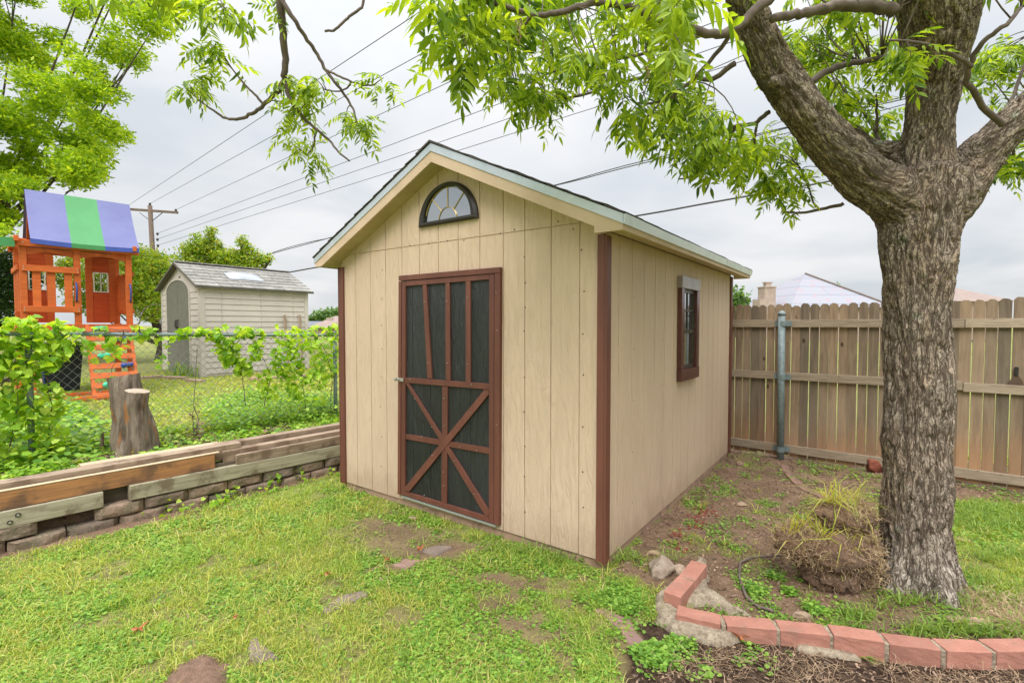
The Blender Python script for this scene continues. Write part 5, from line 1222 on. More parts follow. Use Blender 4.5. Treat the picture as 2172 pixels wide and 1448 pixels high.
# branches
BR = [  # px,py,depth ; start width px , end width px
  ([(1650, -20, 2.3), (1600, 25, 2.3), (1559, 60, 2.3), (1516, 76, 2.28), (1457, 58, 2.25), (1404, 41, 2.2), (1374, 27, 2.2), (1324, 13, 2.2), (1268, 7, 2.15), (1225, 17, 2.1), (1178, 28, 2.1), (1138, 33, 2.1), (1105, 23, 2.05), (1059, 10, 2.0), (1010, 0, 2.0), (950, -10, 1.95)], 20, 7),
  ([(1560, 55, 2.3), (1543, 83, 2.32), (1490, 149, 2.4), (1450, 186, 2.45), (1404, 215, 2.5), (1350, 220, 2.5)], 11, 5),
  ([(1900, 28, 2.6), (1850, 15, 2.6), (1790, 14, 2.6), (1730, 22, 2.55), (1680, 32, 2.55), (1640, 38, 2.5)], 26, 16),
  ([(1690, 190, 2.85), (1740, 160, 2.95), (1790, 138, 3.05), (1840, 128, 3.1), (1878, 122, 3.1)], 16, 11),
  ([(2165, 15, 2.3), (2130, 55, 2.3), (2090, 85, 2.35), (2065, 120, 2.4), (2052, 160, 2.45), (2056, 185, 2.5), (2090, 230, 2.6), (2125, 265, 2.7)], 8, 15),
  ([(2060, 140, 2.4), (2020, 115, 2.35), (1975, 98, 2.3), (1930, 88, 2.25), (1885, 86, 2.25)], 9, 4),
  ([(1632, 238, 2.85), (1600, 262, 2.95), (1560, 268, 3.0), (1500, 292, 3.05), (1470, 300, 3.1)], 10, 5),
  ([(1605, 262, 2.95), (1600, 310, 3.0), (1608, 345, 3.05)], 6, 3),
  ([(1790, 432, 3.0), (1740, 444, 3.1), (1690, 452, 3.15), (1660, 448, 3.15)], 8, 4),
  ([(1730, 440, 3.1), (1715, 400, 3.15), (1700, 360, 3.2)], 4, 3),
  ([(1560, 132, 2.7), (1500, 170, 2.8), (1430, 150, 2.85), (1340, 170, 2.9), (1240, 200, 2.9), (1160, 215, 2.9)], 12, 4),
  ([(1130, 33, 2.1), (1090, 75, 2.2), (1040, 95, 2.2), (1000, 105, 2.2)], 6, 3),
  ([(1400, 220, 2.5), (1350, 270, 2.6), (1300, 290, 2.6)], 6, 3),
  ([(1500, 70, 2.5), (1380, 110, 2.6), (1280, 130, 2.6), (1180, 150, 2.6), (1100, 190, 2.7)], 9, 3),
  ([(1880, 330, 3.1), (1840, 250, 3.2), (1800, 210, 3.3), (1740, 250, 3.3)], 8, 3),
  ([(1860, 280, 3.1), (1860, 230, 3.05), (1858, 200, 3.0)], 6, 3),
  ([(2130, 270, 3.0), (2150, 330, 3.1), (2110, 360, 3.15), (2070, 380, 3.2)], 7, 3),
  ([(2100, 290, 3.0), (2150, 200, 3.1), (2180, 120, 3.1), (2220, 60, 3.1)], 9, 4),
  ([(1560, 268, 3.0), (1530, 330, 3.1), (1480, 370, 3.1), (1440, 380, 3.1)], 6, 3),
  # overhanging branch group at the upper left
  ([(1575, -30, 2.5), (1450, -230, 2.3), (1200, -330, 2.2), (900, -300, 2.15), (700, -160, 2.1), (612, -60, 2.15), (597, 0, 2.2), (600, 60, 2.25), (604, 120, 2.3), (603, 168, 2.33)], 22, 11),
  ([(604, 168, 2.33), (585, 198, 2.35), (560, 222, 2.4), (540, 238, 2.4), (510, 252, 2.42), (478, 251, 2.45), (455, 236, 2.45), (425, 216, 2.5)], 10, 4),
  ([(604, 168, 2.33), (610, 195, 2.33), (622, 222, 2.35), (645, 252, 2.4), (678, 280, 2.42), (700, 300, 2.45), (720, 325, 2.45), (742, 342, 2.45)], 9, 3.5),
  ([(597, 0, 2.2), (620, 35, 2.2), (645, 75, 2.25), (668, 108, 2.3), (690, 148, 2.33), (715, 180, 2.35), (738, 212, 2.4), (752, 240, 2.4), (757, 275, 2.42)], 10, 4),
  ([(690, 148, 2.33), (720, 162, 2.33), (745, 173, 2.35), (772, 181, 2.35), (795, 180, 2.35)], 5, 3.5),
  ([(745, 173, 2.35), (738, 185, 2.38), (718, 194, 2.4), (688, 190, 2.42)], 4, 3),
  ([(560, 222, 2.4), (540, 200, 2.4), (515, 175, 2.42), (490, 142, 2.45)], 6, 3),
  ([(668, 285, 2.42), (665, 310, 2.45), (652, 328, 2.45)], 4.5, 3),
  ([(775, -30, 2.2), (768, 12, 2.2), (745, 32, 2.2), (725, 50, 2.2), (710, 64, 2.2), (690, 66, 2.2)], 6, 5),
  ([(700, -160, 2.1), (560, -120, 2.1), (480, -40, 2.15), (440, 10, 2.2)], 12, 5),
  ([(850, -280, 2.15), (820, -120, 2.2), (775, -30, 2.2)], 14, 6),
]
br = MB(); SP = []
for (pp_, w0, w1) in BR:
    P = np.array([tp_(*p) for p in pp_]); n = len(P); tt = np.linspace(0, n-1, n*4)
    # Catmull-Rom
    Q = []
    for u in tt:
        i = min(int(u), n-2); f = u-i; p0, p1, p2_, p3 = P[max(i-1, 0)], P[i], P[i+1], P[min(i+2, n-1)]
        Q.append(.5*((2*p1)+(-p0+p2_)*f+(2*p0-5*p1+4*p2_-p3)*f*f+(-p0+3*p1-3*p2_+p3)*f**3))
    Q = np.array(Q); rad = np.array([rpx(w0+(w1-w0)*u/(n-1), pp_[0][2]) for u in tt]); Q += (np.random.default_rng(len(SP)).normal(0, 1, Q.shape))*rad[:, None]*.22
    br.tube(Q, rad, 8); SP += list(zip(Q, rad))
SPq = np.array([s[0] for s in SP])
# foliage nodes: (polygon, count, depth range, leaf scale)
FR = [
  ([(905, -10), (930, 20), (970, 40), (1040, 50), (1040, -60), (905, -60)], 7, (1.75, 2.1), .8),
  ([(930, 60), (1000, 90), (1010, 130), (975, 110)], 5, (1.9, 2.1), .7),
  ([(990, -60), (1500, -80), (1470, 60), (1480, 180), (1420, 250), (1300, 240), (1180, 210), (1090, 200), (1060, 150), (1000, 70)], 68, (2.0, 3.1), .66),
  ([(1060, 130), (1220, 210), (1215, 245), (1080, 200)], 9, (2.5, 3.0), .7),
  ([(1260, 230), (1560, 200), (1580, 300), (1490, 345), (1420, 300), (1300, 280)], 16, (2.4, 3.2), .75),
  ([(1330, 290), (1420, 290), (1480, 340), (1520, 400), (1600, 340), (1590, 250), (1500, 250)], 15, (2.8, 3.3), .7),
  ([(1600, 210), (1700, 260), (1740, 330), (1760, 400), (1700, 410), (1640, 400), (1580, 330)], 18, (3.0, 3.5), .7),
  ([(1680, 60), (1900, 50), (1900, 180), (1880, 300), (1800, 250), (1720, 180)], 34, (3.0, 3.7), .75),
  ([(1640, -40), (1900, -40), (1890, 10), (1760, 10)], 10, (2.7, 3.2), .8),
  ([(2050, 110), (2200, 60), (2300, 60), (2300, 260), (2160, 250), (2060, 200)], 26, (3.0, 3.6), .75),
  ([(2040, 330), (2110, 300), (2180, 330), (2172, 370), (2060, 385)], 12, (3.0, 3.5), .75),
  ([(1870, 85), (1960, 90), (1940, 140), (1880, 130)], 5, (2.2, 2.35), .6),
  ([(1400, -60), (1520, -60), (1510, 10), (1420, 10)], 3, (1.9, 2.3), .9),
  # upper-left overhang
  ([(410, -20), (480, -20), (480, 60), (430, 50)], 6, (2.1, 2.35), .55),
  ([(400, 60), (480, 80), (490, 140), (420, 130), (380, 100)], 4, (2.3, 2.5), .52),
  ([(360, 145), (440, 165), (450, 215), (400, 205)], 4, (2.4, 2.55), .5),
  ([(570, 140), (640, 150), (700, 170), (680, 200), (610, 190)], 5, (2.3, 2.45), .48),
  ([(600, 195), (670, 210), (640, 290), (610, 260)], 4, (2.3, 2.5), .45),
  ([(605, 290), (670, 290), (660, 335), (615, 330)], 4, (2.4, 2.5), .43),
  ([(730, 235), (790, 240), (785, 275), (735, 275)], 4, (2.35, 2.5), .48),
  ([(785, 165), (815, 165), (815, 185), (785, 185)], 2, (2.3, 2.4), .42),
  ([(575, -20), (600, -20), (600, 20), (575, 20)], 2, (2.2, 2.3), .5),
  ([(190, -90), (330, -90), (330, -20), (250, -20)], 4, (2.0, 2.3), .7),
  ([(350, -220), (1500, -380), (2500, -380), (2500, -60), (1600, -60), (900, -90)], 70, (1.9, 3.6), .85),
]
r = np.random.default_rng(33); nodes = []; nsc = []
for (P, n, (d0, d1), s_) in FR:
    a = np.array(P); k_ = 0
    while k_ < n:
        q = r.uniform(a.min(0), a.max(0))
        if inpoly(q[0:1], q[1:2], P)[0]: nodes.append(dep(q[0], q[1], r.uniform(d0, d1))-TB); nsc.append(s_*(.85+.3*r.random())); k_ += 1
nodes = np.array(nodes)
tw = MB()
for nd in nodes:
    dd_ = np.linalg.norm((SPq-nd)*np.array([1, 1, 1.1])+0, axis=1); j = int(np.argmin(dd_)); a = SPq[j]; d = nd-a; Ln = np.linalg.norm(d)
    if Ln < .02: continue
    c = (a+nd)/2+r.normal(0, .08*Ln, 3)+np.array([0, 0, .08*Ln]); t = np.linspace(0, 1, 7)[:, None]
    Q = (1-t)**2*a+2*t*(1-t)*c+t*t*nd; tw.tube(Q, np.linspace(min(.006, .0028+.003*Ln), .0018, 7), 5)
br.add(tw.bake(), tw.f); put('branches', br, M['twig'], pt_, smooth=True)
CT = [compound(5, .26, .085, .025, .5, 1), compound(6, .30, .09, .026, .8, 2), compound(4, .22, .10, .029, .4, 3, .8), compound(5, .24, .08, .023, .9, 4, .7), compound(3, .16, .11, .032, .5, 5, .9)]
out = []
for kk, T in enumerate(CT):
    P = []; S = []; Y_ = []; Pi = []; Ro = []
    for nd, s_ in zip(nodes, nsc):
        k_ = int(r.choice([0, 1, 1, 2])); a0 = r.uniform(0, 2*PI)
        for i in range(k_):
            P.append(nd+r.normal(0, .012, 3)); S.append(s_*r.uniform(.75, 1.2)); Y_.append(a0+i*2.2+r.normal()*.4); Pi.append(r.normal(-.1, .42)); Ro.append(r.normal(0, .35))
    out.append(inst(T, np.array(P), rotm(np.array(Y_), np.array(Pi), np.array(Ro)), np.array(S)))
V, F = cat_vf(out); print('pecan leaf tris', len(F)); put_np('crown', V, F, M['leaf'], pt_)
# catkins (dried)
ck = MB()
for (px, py, Y) in ((1370, 130, 2.3), (1376, 120, 2.3), (1095, 35, 2.05), (1102, 38, 2.05), (1412, 150, 2.4), (1420, 145, 2.4), (1445, 90, 2.4), (1150, 70, 2.2), (1435, 85, 2.4)):
    p = tp_(px, py, Y); Q = [p+np.array([r.normal()*.006, r.normal()*.006, -.02*i]) for i in range(6)]; ck = MB(); ck.tube(Q, .0035, 5); put('catkin', ck, M['root'], pt_)

# ------------------------------------------------------------------ generic leafy tree
def leafy(name, label, base, clumps, tmpl, mat, per, scr, seed, trunk_pts=None, trunk_r=.1, cat='tree', group=None, barkm='bark2', flat=.5, branches=True, filt=None, nose=(0, 0, 0), trunk_name='trunk', crown_name='crown'):
    base = np.array(base, float); t = thing(name, label, cat, base, 0, group); r = np.random.default_rng(seed); out = []
    P = []; 
    for (c, rad) in clumps:
        n = int(per*(rad**2)); d = r.normal(size=(n, 3)); d /= np.linalg.norm(d, axis=1)[:, None]; d *= (r.random(n)**.4)[:, None]*rad; d[:, 2] *= flat
        P.append(np.array(c)+d)
    P = np.concatenate(P)
    if filt is not None: P = P[filt(P)]
    w_ = r.integers(0, len(tmpl), len(P))
    for i, T in enumerate(tmpl):
        m = w_ == i; c = m.sum(); out.append(inst(T, P[m]-base, rotm(r.uniform(-PI, PI, c), r.normal(-.25, .4, c), r.normal(0, .5, c)), r.uniform(*scr, c)))
    V, F = cat_vf(out); put_np(crown_name, V, F, M[mat], t)
    m_ = MB(); tp = np.array(trunk_pts if trunk_pts is not None else [base, base+np.array([0, 0, 1.])], float)-base
    m_.tube(tp, np.linspace(trunk_r, trunk_r*.6, len(tp)), 10)
    if branches:
        for ci, (c, rad) in enumerate(clumps):
            if len(clumps) > 100 and ci % 6: continue
            e = np.array(c)-base; s_ = tp[-1] if r.random() < .6 else tp[len(tp)//2]; mid = (s_+e)/2+np.array([0, 0, -.12*np.linalg.norm(e-s_)])+r.normal(0, .08*rad+.02, 3); tt = np.linspace(0, 1, 8)[:, None]
            m_.tube((1-tt)**2*s_+2*tt*(1-tt)*mid+tt*tt*e+np.cumsum(r.normal(0, .045*rad, (8, 3)), 0)*np.sin(tt*PI), np.linspace(min(.05, trunk_r*.33), .006, 8), 6)
            for _ in range(3):
                e2_ = e+r.normal(0, rad*.45, 3)*np.array([1, 1, flat]); m_.tube([e*.75+mid*.25, (e+e2_)/2+r.normal(0, .03, 3), e2_], [.014, .008, .004], 5)
    put(trunk_name, m_, M[barkm], t)
    return t
SPR = [compound(3, .24, .10, .036, .4, 11), compound(4, .30, .09, .034, .6, 12), compound(2, .18, .12, .045, .3, 13)]
def simp(n, S, W_, seed):      # cheap spray: n flat leaflets of 2 triangles
    r = np.random.default_rng(seed); parts = []
    for i in range(n):
        a = r.uniform(0, 2*PI); b = r.uniform(-.6, .5); d = np.array([math.cos(a)*math.cos(b), math.sin(a)*math.cos(b), math.sin(b)]); s_ = np.cross(d, r.normal(size=3)); s_ /= np.linalg.norm(s_)
        o_ = r.normal(0, S*.6, 3); V = np.array([o_, o_+d*S*.45+s_*W_/2, o_+d*S, o_+d*S*.45-s_*W_/2]); parts.append((V, np.array([(0, 1, 2), (0, 2, 3)])))
    return cat_vf(parts)
S1 = [simp(9, .13, .05, i) for i in range(4)]
# big tree at the left
LB = [(-700, -350), (420, -250), (400, -40), (365, 30), (370, 75), (320, 100), (315, 150), (265, 165), (285, 205), (240, 225), (205, 235), (240, 265), (275, 275), (272, 320), (235, 335), (225, 375), (190, 395), (40, 395), (20, 520), (-20, 560), (-700, 620)]
r = np.random.default_rng(71); cl_ = [(dep(r.uniform(-330, 70), r.uniform(230, 560), r.uniform(10.2, 12.5)), r.uniform(.3, .6)) for _ in range(60)]
while len(cl_) < 270:
    q = r.uniform((-420, -260), (380, 520)); 
    if not inpoly(np.array([q[0]+6]), np.array([q[1]]), LB)[0]: continue
    if q[1] > 395 and q[0] > 0: continue
    cl_.append((dep(q[0], q[1], r.uniform(10.5, 14.5)), r.uniform(.2, .7)))
def lbf(P):
    px, py = project(P); return inpoly(px, py, LB)
tb_ = np.array([-14.2, 12.3, .42])
leafy('shade_tree', 'tall bright green tree filling the upper left behind the playset', tb_, cl_, S1, 'leafL', 400, (.6, 1.2), 72, [tb_, tb_+[0.1, 0, 1.4], tb_+[.5, .1, 2.6], tb_+[1.0, .1, 3.6]], .32, flat=.5, filt=lbf)
# dark hedge bit at far left
cc = [(dep(px, py, Y), rad) for px, py, Y, rad in ((-60, 560, 13.5, .9), (0, 600, 13, .8), (20, 560, 13.2, .6), (-20, 640, 13, .9), (25, 650, 12.8, .5), (-100, 640, 13, .9), (50, 590, 14, .5))]
b_ = gt(-20, 770); b_ = np.array([b_[0]*13/b_[1], 13, .45])
leafy('evergreen_shrub', 'dark green shrub behind the left post of the playset', b_, cc, [simp(10, .10, .045, 50)], 'leafD', 420, (.6, 1.2), 73, [b_, b_+[0, 0, .6]], .08, 'shrub', flat=.9)
# shrub between playset and plastic shed
cc = [(dep(px, py, Y), rad) for px, py, Y, rad in ((300, 560, 14.5, .6), (330, 580, 14.5, .6), (285, 600, 14, .5), (315, 620, 14, .55), (300, 545, 15, .45), (340, 560, 15, .5), (270, 570, 14.6, .4), (280, 640, 14, .5), (325, 655, 14, .5), (345, 610, 15, .5), (200, 600, 15, .6), (225, 560, 15, .5), (180, 640, 15, .5), (130, 590, 15.5, .5), (160, 560, 15.5, .5))]
b_ = np.array([-10.5, 14.5, .45])
leafy('crape_myrtle', 'yellow-green multi-stem crape myrtle between the playset and the beige plastic shed', b_, cc, [simp(10, .11, .05, 51), simp(10, .09, .05, 52)], 'leafM', 520, (.6, 1.2), 74, [b_, b_+[.1, 0, .5], b_+[.15, 0, 1.0]], .09, flat=.8)
cc = [(dep(px, py, Y), rad) for px, py, Y, rad in ((412, 538, 17, .32), (430, 522, 17, .26), (447, 512, 17, .2), (447, 540, 17, .4), (470, 548, 17, .35), (500, 552, 17, .35), (520, 540, 17, .2), (530, 552, 17, .3), (555, 552, 17, .25), (400, 545, 17, .4), (515, 512, 17, .18), (572, 545, 17, .1), (480, 560, 17, .6), (430, 570, 17, .6), (530, 575, 17, .5), (446, 488, 17, .13), (449, 500, 17, .18), (414, 505, 17, .15), (404, 520, 17, .16), (516, 515, 17, .14), (521, 528, 17, .2), (536, 530, 17, .14), (548, 540, 17, .15), (574, 550, 17, .09), (562, 556, 17, .12), (466, 520, 17, .16))]
b_ = np.array([-10.2, 17, .45])
leafy('leafy_tree', 'small green tree rising behind the roof of the beige plastic shed', b_, cc, [simp(10, .11, .05, 53)], 'leafM', 560, (.6, 1.2), 75, [b_, b_+[0, 0, .8], b_+[0, 0, 1.9]], .1, flat=.9)
# undergrowth behind fence between playset and shed: spiky irises
r = np.random.default_rng(14)
for (px, py, lab) in ((372, 798, 'iris clump at the foot of the plastic shed door'), (395, 800, 'iris clump at the near corner of the plastic shed')):
    c = gt(px, py); k_ = 40; P = np.array([c])+r.normal(0, .14, (k_, 3))*[1, 1, 0]; V, F = inst(blade(.5, .02, .5), P, rotm(r.uniform(-3, 3, k_), r.normal(0, .15, k_), r.normal(0, .15, k_)), r.uniform(.5, 1., k_)); put_np('iris_plant', V, F, M['ivy'], label=lab, cat='plant')
# distant trees
def fart(lab, pts, Y, seed, grp='trees on the horizon'):
    cc = [(dep(px, py, Y+dy), rad) for px, py, dy, rad in pts]; b_ = np.array([cc[0][0][0], Y, .3])
    leafy('distant_tree', lab, b_, cc, [simp(8, .6, .32, 60)], 'leafF', 26, (.6, 1.1), seed, [b_, b_+[0, 0, 2.5]], .2, group=grp, branches=False, flat=.8)
fart('distant tree right of the plastic shed roof, above the grey roof', [(680, 676, 0, 1.4), (690, 672, 0, 1.4), (670, 680, 0, 1.0), (660, 682, 0, 1.0), (697, 680, 0, 1.2)], 70, 81)
fart('distant tree touching the left wall edge of the storage shed', [(712, 674, 0, 1.5), (722, 670, 0, 1.5), (735, 675, 0, 1.6)], 72, 82)
fart('distant tree above the fence at the back corner of the shed', [(1560, 640, 0, 1.0), (1570, 642, 0, .7), (1550, 632, 0, 1.2), (1545, 645, 0, 1.2)], 45, 83)
fart('tree top peeking over the right slope of the unfinished roof', [(1766, 605, 0, .42), (1760, 612, 0, .4), (1770, 615, 0, .45), (1765, 625, 0, .6)], 62, 84)

# ------------------------------------------------------------------ playset
PB = gt(58, 850); print('PLAY', PB)
KS = PB[1]/8.73; pang = math.radians(49)
ps = thing('playset', 'orange wooden climbing playset with blue and green striped canopy beyond the chain-link fence', 'playset', PB, pang)
PX = np.array([math.cos(pang), math.sin(pang), 0]); PY = np.array([-math.sin(pang), math.cos(pang), 0])
def pz(py, px=50, yo=0.):      # height (local) seen on the front plane
    p = pln(px, py, PB+PY*yo, PY); return p[2]-PB[2]
def pxx(px, py=600, yo=0.): p = pln(px, py, PB+PY*yo, PY)-PB; return p @ PX
WPS = pxx(273); DPS = WPS*.74; zD = pz(690, 50); zE = pz(507, 60); print('PS', WPS, zD, zE)
pw = .085
def pbox(name, b, mat='play', par=None, **k): m_ = MB(); m_.box(*b); return put(name, m_, M[mat], par or ps, bevel=.004, **k)
xm = pxx(164)
for (x_, y_) in ((0, 0), (WPS, 0), (0, DPS), (WPS, DPS)): pbox('post', (x_-pw/2, x_+pw/2, y_-pw/2, y_+pw/2, -.05 if x_ == 0 or y_ > 0 else -.05, zE))
pbox('post', (xm-pw/2, xm+pw/2, -pw/2, pw/2, zD-.14, zE))
pbox('deck', (-.02, WPS+.02, .045, DPS-.045, zD-.02, zD+.01))
pbox('deck_beam', (-.1, WPS+.1, -.08, -.045, zD-.12, zD+.02)); pbox('deck_beam', (-.1, WPS+.1, DPS+.045, DPS+.08, zD-.12, zD+.02))
pbox('deck_beam', (-.08, -.045, -.04, DPS+.04, zD-.12, zD)); pbox('deck_beam', (WPS+.045, WPS+.08, -.04, DPS+.04, zD-.12, zD))
pbox('top_beam', (-.1, WPS+.14, -.085, -.045, zE-.12, zE-.02)); pbox('top_beam', (-.1, WPS+.1, DPS+.045, DPS+.08, zE-.12, zE-.02)); pbox('top_beam', (-.1, -.045, -.15, DPS+.15, zE-.06, zE+.03)); pbox('top_beam', (WPS+.045, WPS+.1, -.15, DPS+.15, zE-.06, zE+.03))
# arched header under top beam
m_ = MB(); n_ = 12
for (xa, xb) in ((pw/2, xm-pw/2), (xm+pw/2, WPS-pw/2)):
    top_ = [(xa+(xb-xa)*i/n_, zE-.13) for i in range(n_+1)]; lo = [(xa+(xb-xa)*i/n_, zE-.25+.06*math.sin(PI*i/n_)) for i in range(n_+1)]
    for i in range(n_): m_.add([(top_[i][0], -.02, top_[i][1]), (top_[i+1][0], -.02, top_[i+1][1]), (lo[i+1][0], -.02, lo[i+1][1]), (lo[i][0], -.02, lo[i][1]), (top_[i][0], .01, top_[i][1]), (top_[i+1][0], .01, top_[i+1][1]), (lo[i+1][0], .01, lo[i+1][1]), (lo[i][0], .01, lo[i][1])], [(0, 1, 2, 3), (7, 6, 5, 4), (2, 6, 7, 3), (0, 4, 5, 1)])
put('arched_header', m_, M['play'], ps)
zr1, zr0 = pz(568), pz(655)
pbox('railing', (-.02, xm+.02, -.075, -.045, zr1-.05, zr1+.05)); pbox('railing', (-.02, xm+.02, -.075, -.045, zr0-.05, zr0+.05))
for f in (.23, .50, .82): pbox('slat', (xm*f-.05, xm*f+.05, -.042, -.018, zr0-.04, zr1+.04))
# right side railing, slats
pbox('railing', (WPS+.045, WPS+.075, 0, DPS, zr1-.03, zr1+.05)); pbox('railing', (WPS+.045, WPS+.075, 0, DPS, zr0-.05, zr0+.03))
for k_ in range(6): pbox('slat', (WPS+.018, WPS+.042, DPS*(.13+.145*k_), DPS*(.13+.145*k_)+.06, zr0-.04, zr1+.04))
for k_ in range(5): pbox('slat', (-.042, -.018, DPS*(.15+.17*k_), DPS*(.15+.17*k_)+.07, zr0-.04, zr1+.04))
pbox('railing', (-.075, -.045, 0, DPS, zr1-.03, zr1+.05))
# back panels with little windows
for (xa, xb) in ((.02, WPS*.34), (WPS*.66, WPS-.02)):
    z0, z1 = zD+.05, zE-.12; wz0, wz1 = zD+(zE-zD)*.45, zD+(zE-zD)*.72; wa, wb = xa+.11, xb-.11
    m_ = MB()
    m_.box(xa, xa+.1, DPS-.06, DPS-.035, z0, z1); m_.box(xb-.1, xb, DPS-.06, DPS-.035, z0, z1)
    for (za, zb) in ((z0, wz0), (wz1, z1)):
        nb = max(1, int((zb-za)/.13)); hh = (zb-za)/nb
        for i in range(nb): m_.box(xa+.102, xb-.102, DPS-.055+.004*(i % 2), DPS-.037, za+i*hh, za+(i+1)*hh-.0004, 1)
    pn = put('wall_panel', m_, [M['play'], M['play2']], ps)
    m_ = MB(); t_ = .018
    for bx in ((wa, wb, wz0, wz0+t_), (wa, wb, wz1-t_, wz1), (wa, wa+t_, wz0+t_, wz1-t_), (wb-t_, wb, wz0+t_, wz1-t_), ((wa+wb)/2-.007, (wa+wb)/2+.007, wz0+t_, wz1-t_), (wa+t_, wb-t_, (wz0+wz1)/2-.007, (wz0+wz1)/2+.007)): m_.box(bx[0], bx[1], DPS-.066, DPS-.056, bx[2], bx[3])
    put('window_frame', m_, M['white'], pn)
# canopy
zRg = pz(400, 45, DPS/2); m_ = MB(); xa, xb = pxx(62, 507), pxx(291, 520); n_ = 14
def cany(x, s):      # cloth half profile s in 0..1 from ridge to eave with sag
    yy = DPS/2*(1-s)-(.13)*s; zz = zRg+(zE+.0-zRg)*s-.05*math.sin(PI*s)-.02*math.sin(PI*(x-xa)/(xb-xa))*s; return yy, zz
cx = [xa, xa+(xb-xa)*.35, xa+(xb-xa)*.66, xb]
can = None
for k_, (c0, c1_) in enumerate(zip(cx[:-1], cx[1:])):
    m_ = MB()
    for side in (0, 1):
        V = []; F = []
        nx_ = 6
        for i in range(nx_+1):
            x_ = c0+(c1_-c0)*i/nx_
            for j in range(n_+1):
                yy, zz = cany(x_, j/n_); 
                if side: yy = DPS-yy
                V.append((x_, yy, zz))
        for i in range(nx_):
            for j in range(n_): a = i*(n_+1)+j; F.append((a, a+1, a+n_+2, a+n_+1) if not side else (a, a+n_+1, a+n_+2, a+1))
        m_.add(V, F)
        V2 = [(v[0], v[1]+(-.004 if not side else .004), v[2]) for v in [V[i*(n_+1)+n_] for i in range(nx_+1)]]; V3 = [(v[0], v[1], v[2]-.075) for v in V2]
        m_.add(V2+V3, [(i, nx_+1+i, nx_+2+i, i+1) for i in range(nx_)], 1)
    o = put('canopy', m_, [M['green'] if k_ == 1 else M['blue'], M['green'] if k_ == 1 else M['bluedk']], ps if can is None else can, smooth=True) if False else put('canopy_panel', m_, [M['green'] if k_ == 1 else M['blue'], M['green'] if k_ == 1 else M['bluedk']], ps, smooth=True, label='green middle canopy stripe' if k_ == 1 else ('blue left canopy stripe' if k_ == 0 else 'blue right canopy stripe'))
for x_ in (xa+.05, WPS-.04):
    m_ = MB(); m_.beam((x_, .04, zE-.02), (x_, DPS/2-.02, zRg-.17), .03, .06); m_.beam((x_, DPS-.04, zE-.02), (x_, DPS/2+.02, zRg-.17), .03, .06); put('roof_frame', m_, M['play'], ps)
pbox('ridge_board', (xa+.02, WPS+.06, DPS/2-.015, DPS/2+.015, zRg-.11, zRg-.025))
# swing beam to the left
pbox('swing_beam', (-2.6, -.11, -.12, -.04, zE-.14, zE-.03)); pbox('bracket', (-.32, -.09, -.126, -.121, zE-.155, zE-.015), 'green')
# climbing wall, leaning out
xa, xb = xm+.06, WPS-.0; ly = -.62
lad = MB()
for x_ in (xa+.03, xb-.03): lad.beam((x_, -.10, zD+.0), (x_, ly, -.02), .04, .09, (0, 1, 0))
lo_ = put('climbing_wall', lad, M['play'], ps)
for i in range(8):
    f = .02+i*.128; yy = -.10+(ly+.10)*f; zz = (zD+.0)*(1-f)-.04; m_ = MB(); d = np.array([0, ly+.1, -zD]); d /= np.linalg.norm(d)
    m_.beam((xa, yy-.05, zz), (xb, yy-.05, zz), .022, .095, tuple(-d)); put('board', m_, M['play'], lo_)
r = np.random.default_rng(2)
for k_, (fx, f, mt) in enumerate(((.28, .03, 'teal'), (.32, .41, 'teal'), (.36, .80, 'teal'), (.72, .18, 'bluepl'), (.78, .55, 'bluepl'))):
    x_ = xa+(xb-xa)*fx; yy = -.10+(ly+.1)*f-.075; zz = zD*(1-f)-.02; V, F = lump([((x_-.04, yy, zz), (.05, .03, .045)), ((x_+.04, yy, zz+.01), (.05, .03, .04))], 5+k_, 3); put_np('climbing_hold', V, F, M[mt], lo_, smooth=True)
for (px, py) in ((161, 620), (275, 622)):
    x_ = pxx(px, py); z_ = pz(py, px); m_ = MB(); Q = [(x_, -.05-.05*math.sin(PI*i/8), z_-.16+.32*i/8) for i in range(9)]; m_.tube(Q, .014, 8); put('grab_handle', m_, M['bluepl'], ps, smooth=True)
pbox('ground_beam', (0.05, WPS, ly-.03, ly+.03, -.0, .06)); pbox('ground_beam', (0.05, WPS, -.04, .04, .0, .07)); pbox('ground_beam', (-.04, .04, ly, DPS, .0, .07))
pbox('leg', (-.10, .10, -.14, -.11, -.02, .55)); pbox('leg', (-.13, -.10, -.14, .06, -.02, .5))
m_ = MB()
for (x_, zz) in ((0, zr1), (xm, zr1), (0, zr0), (xm, zr0)):
    for dz in (-.02, .02): disc(m_, (x_, -.0765, zz+dz), (0, -1, 0), .009, 0)
for x_ in (0, xm, WPS):
    disc(m_, (x_, -.0865, zE-.07), (0, -1, 0), .010, 0); disc(m_, (x_, -.0815, zD-.05), (0, -1, 0), .010, 0)
put('bolts', m_, M['screw'], ps)
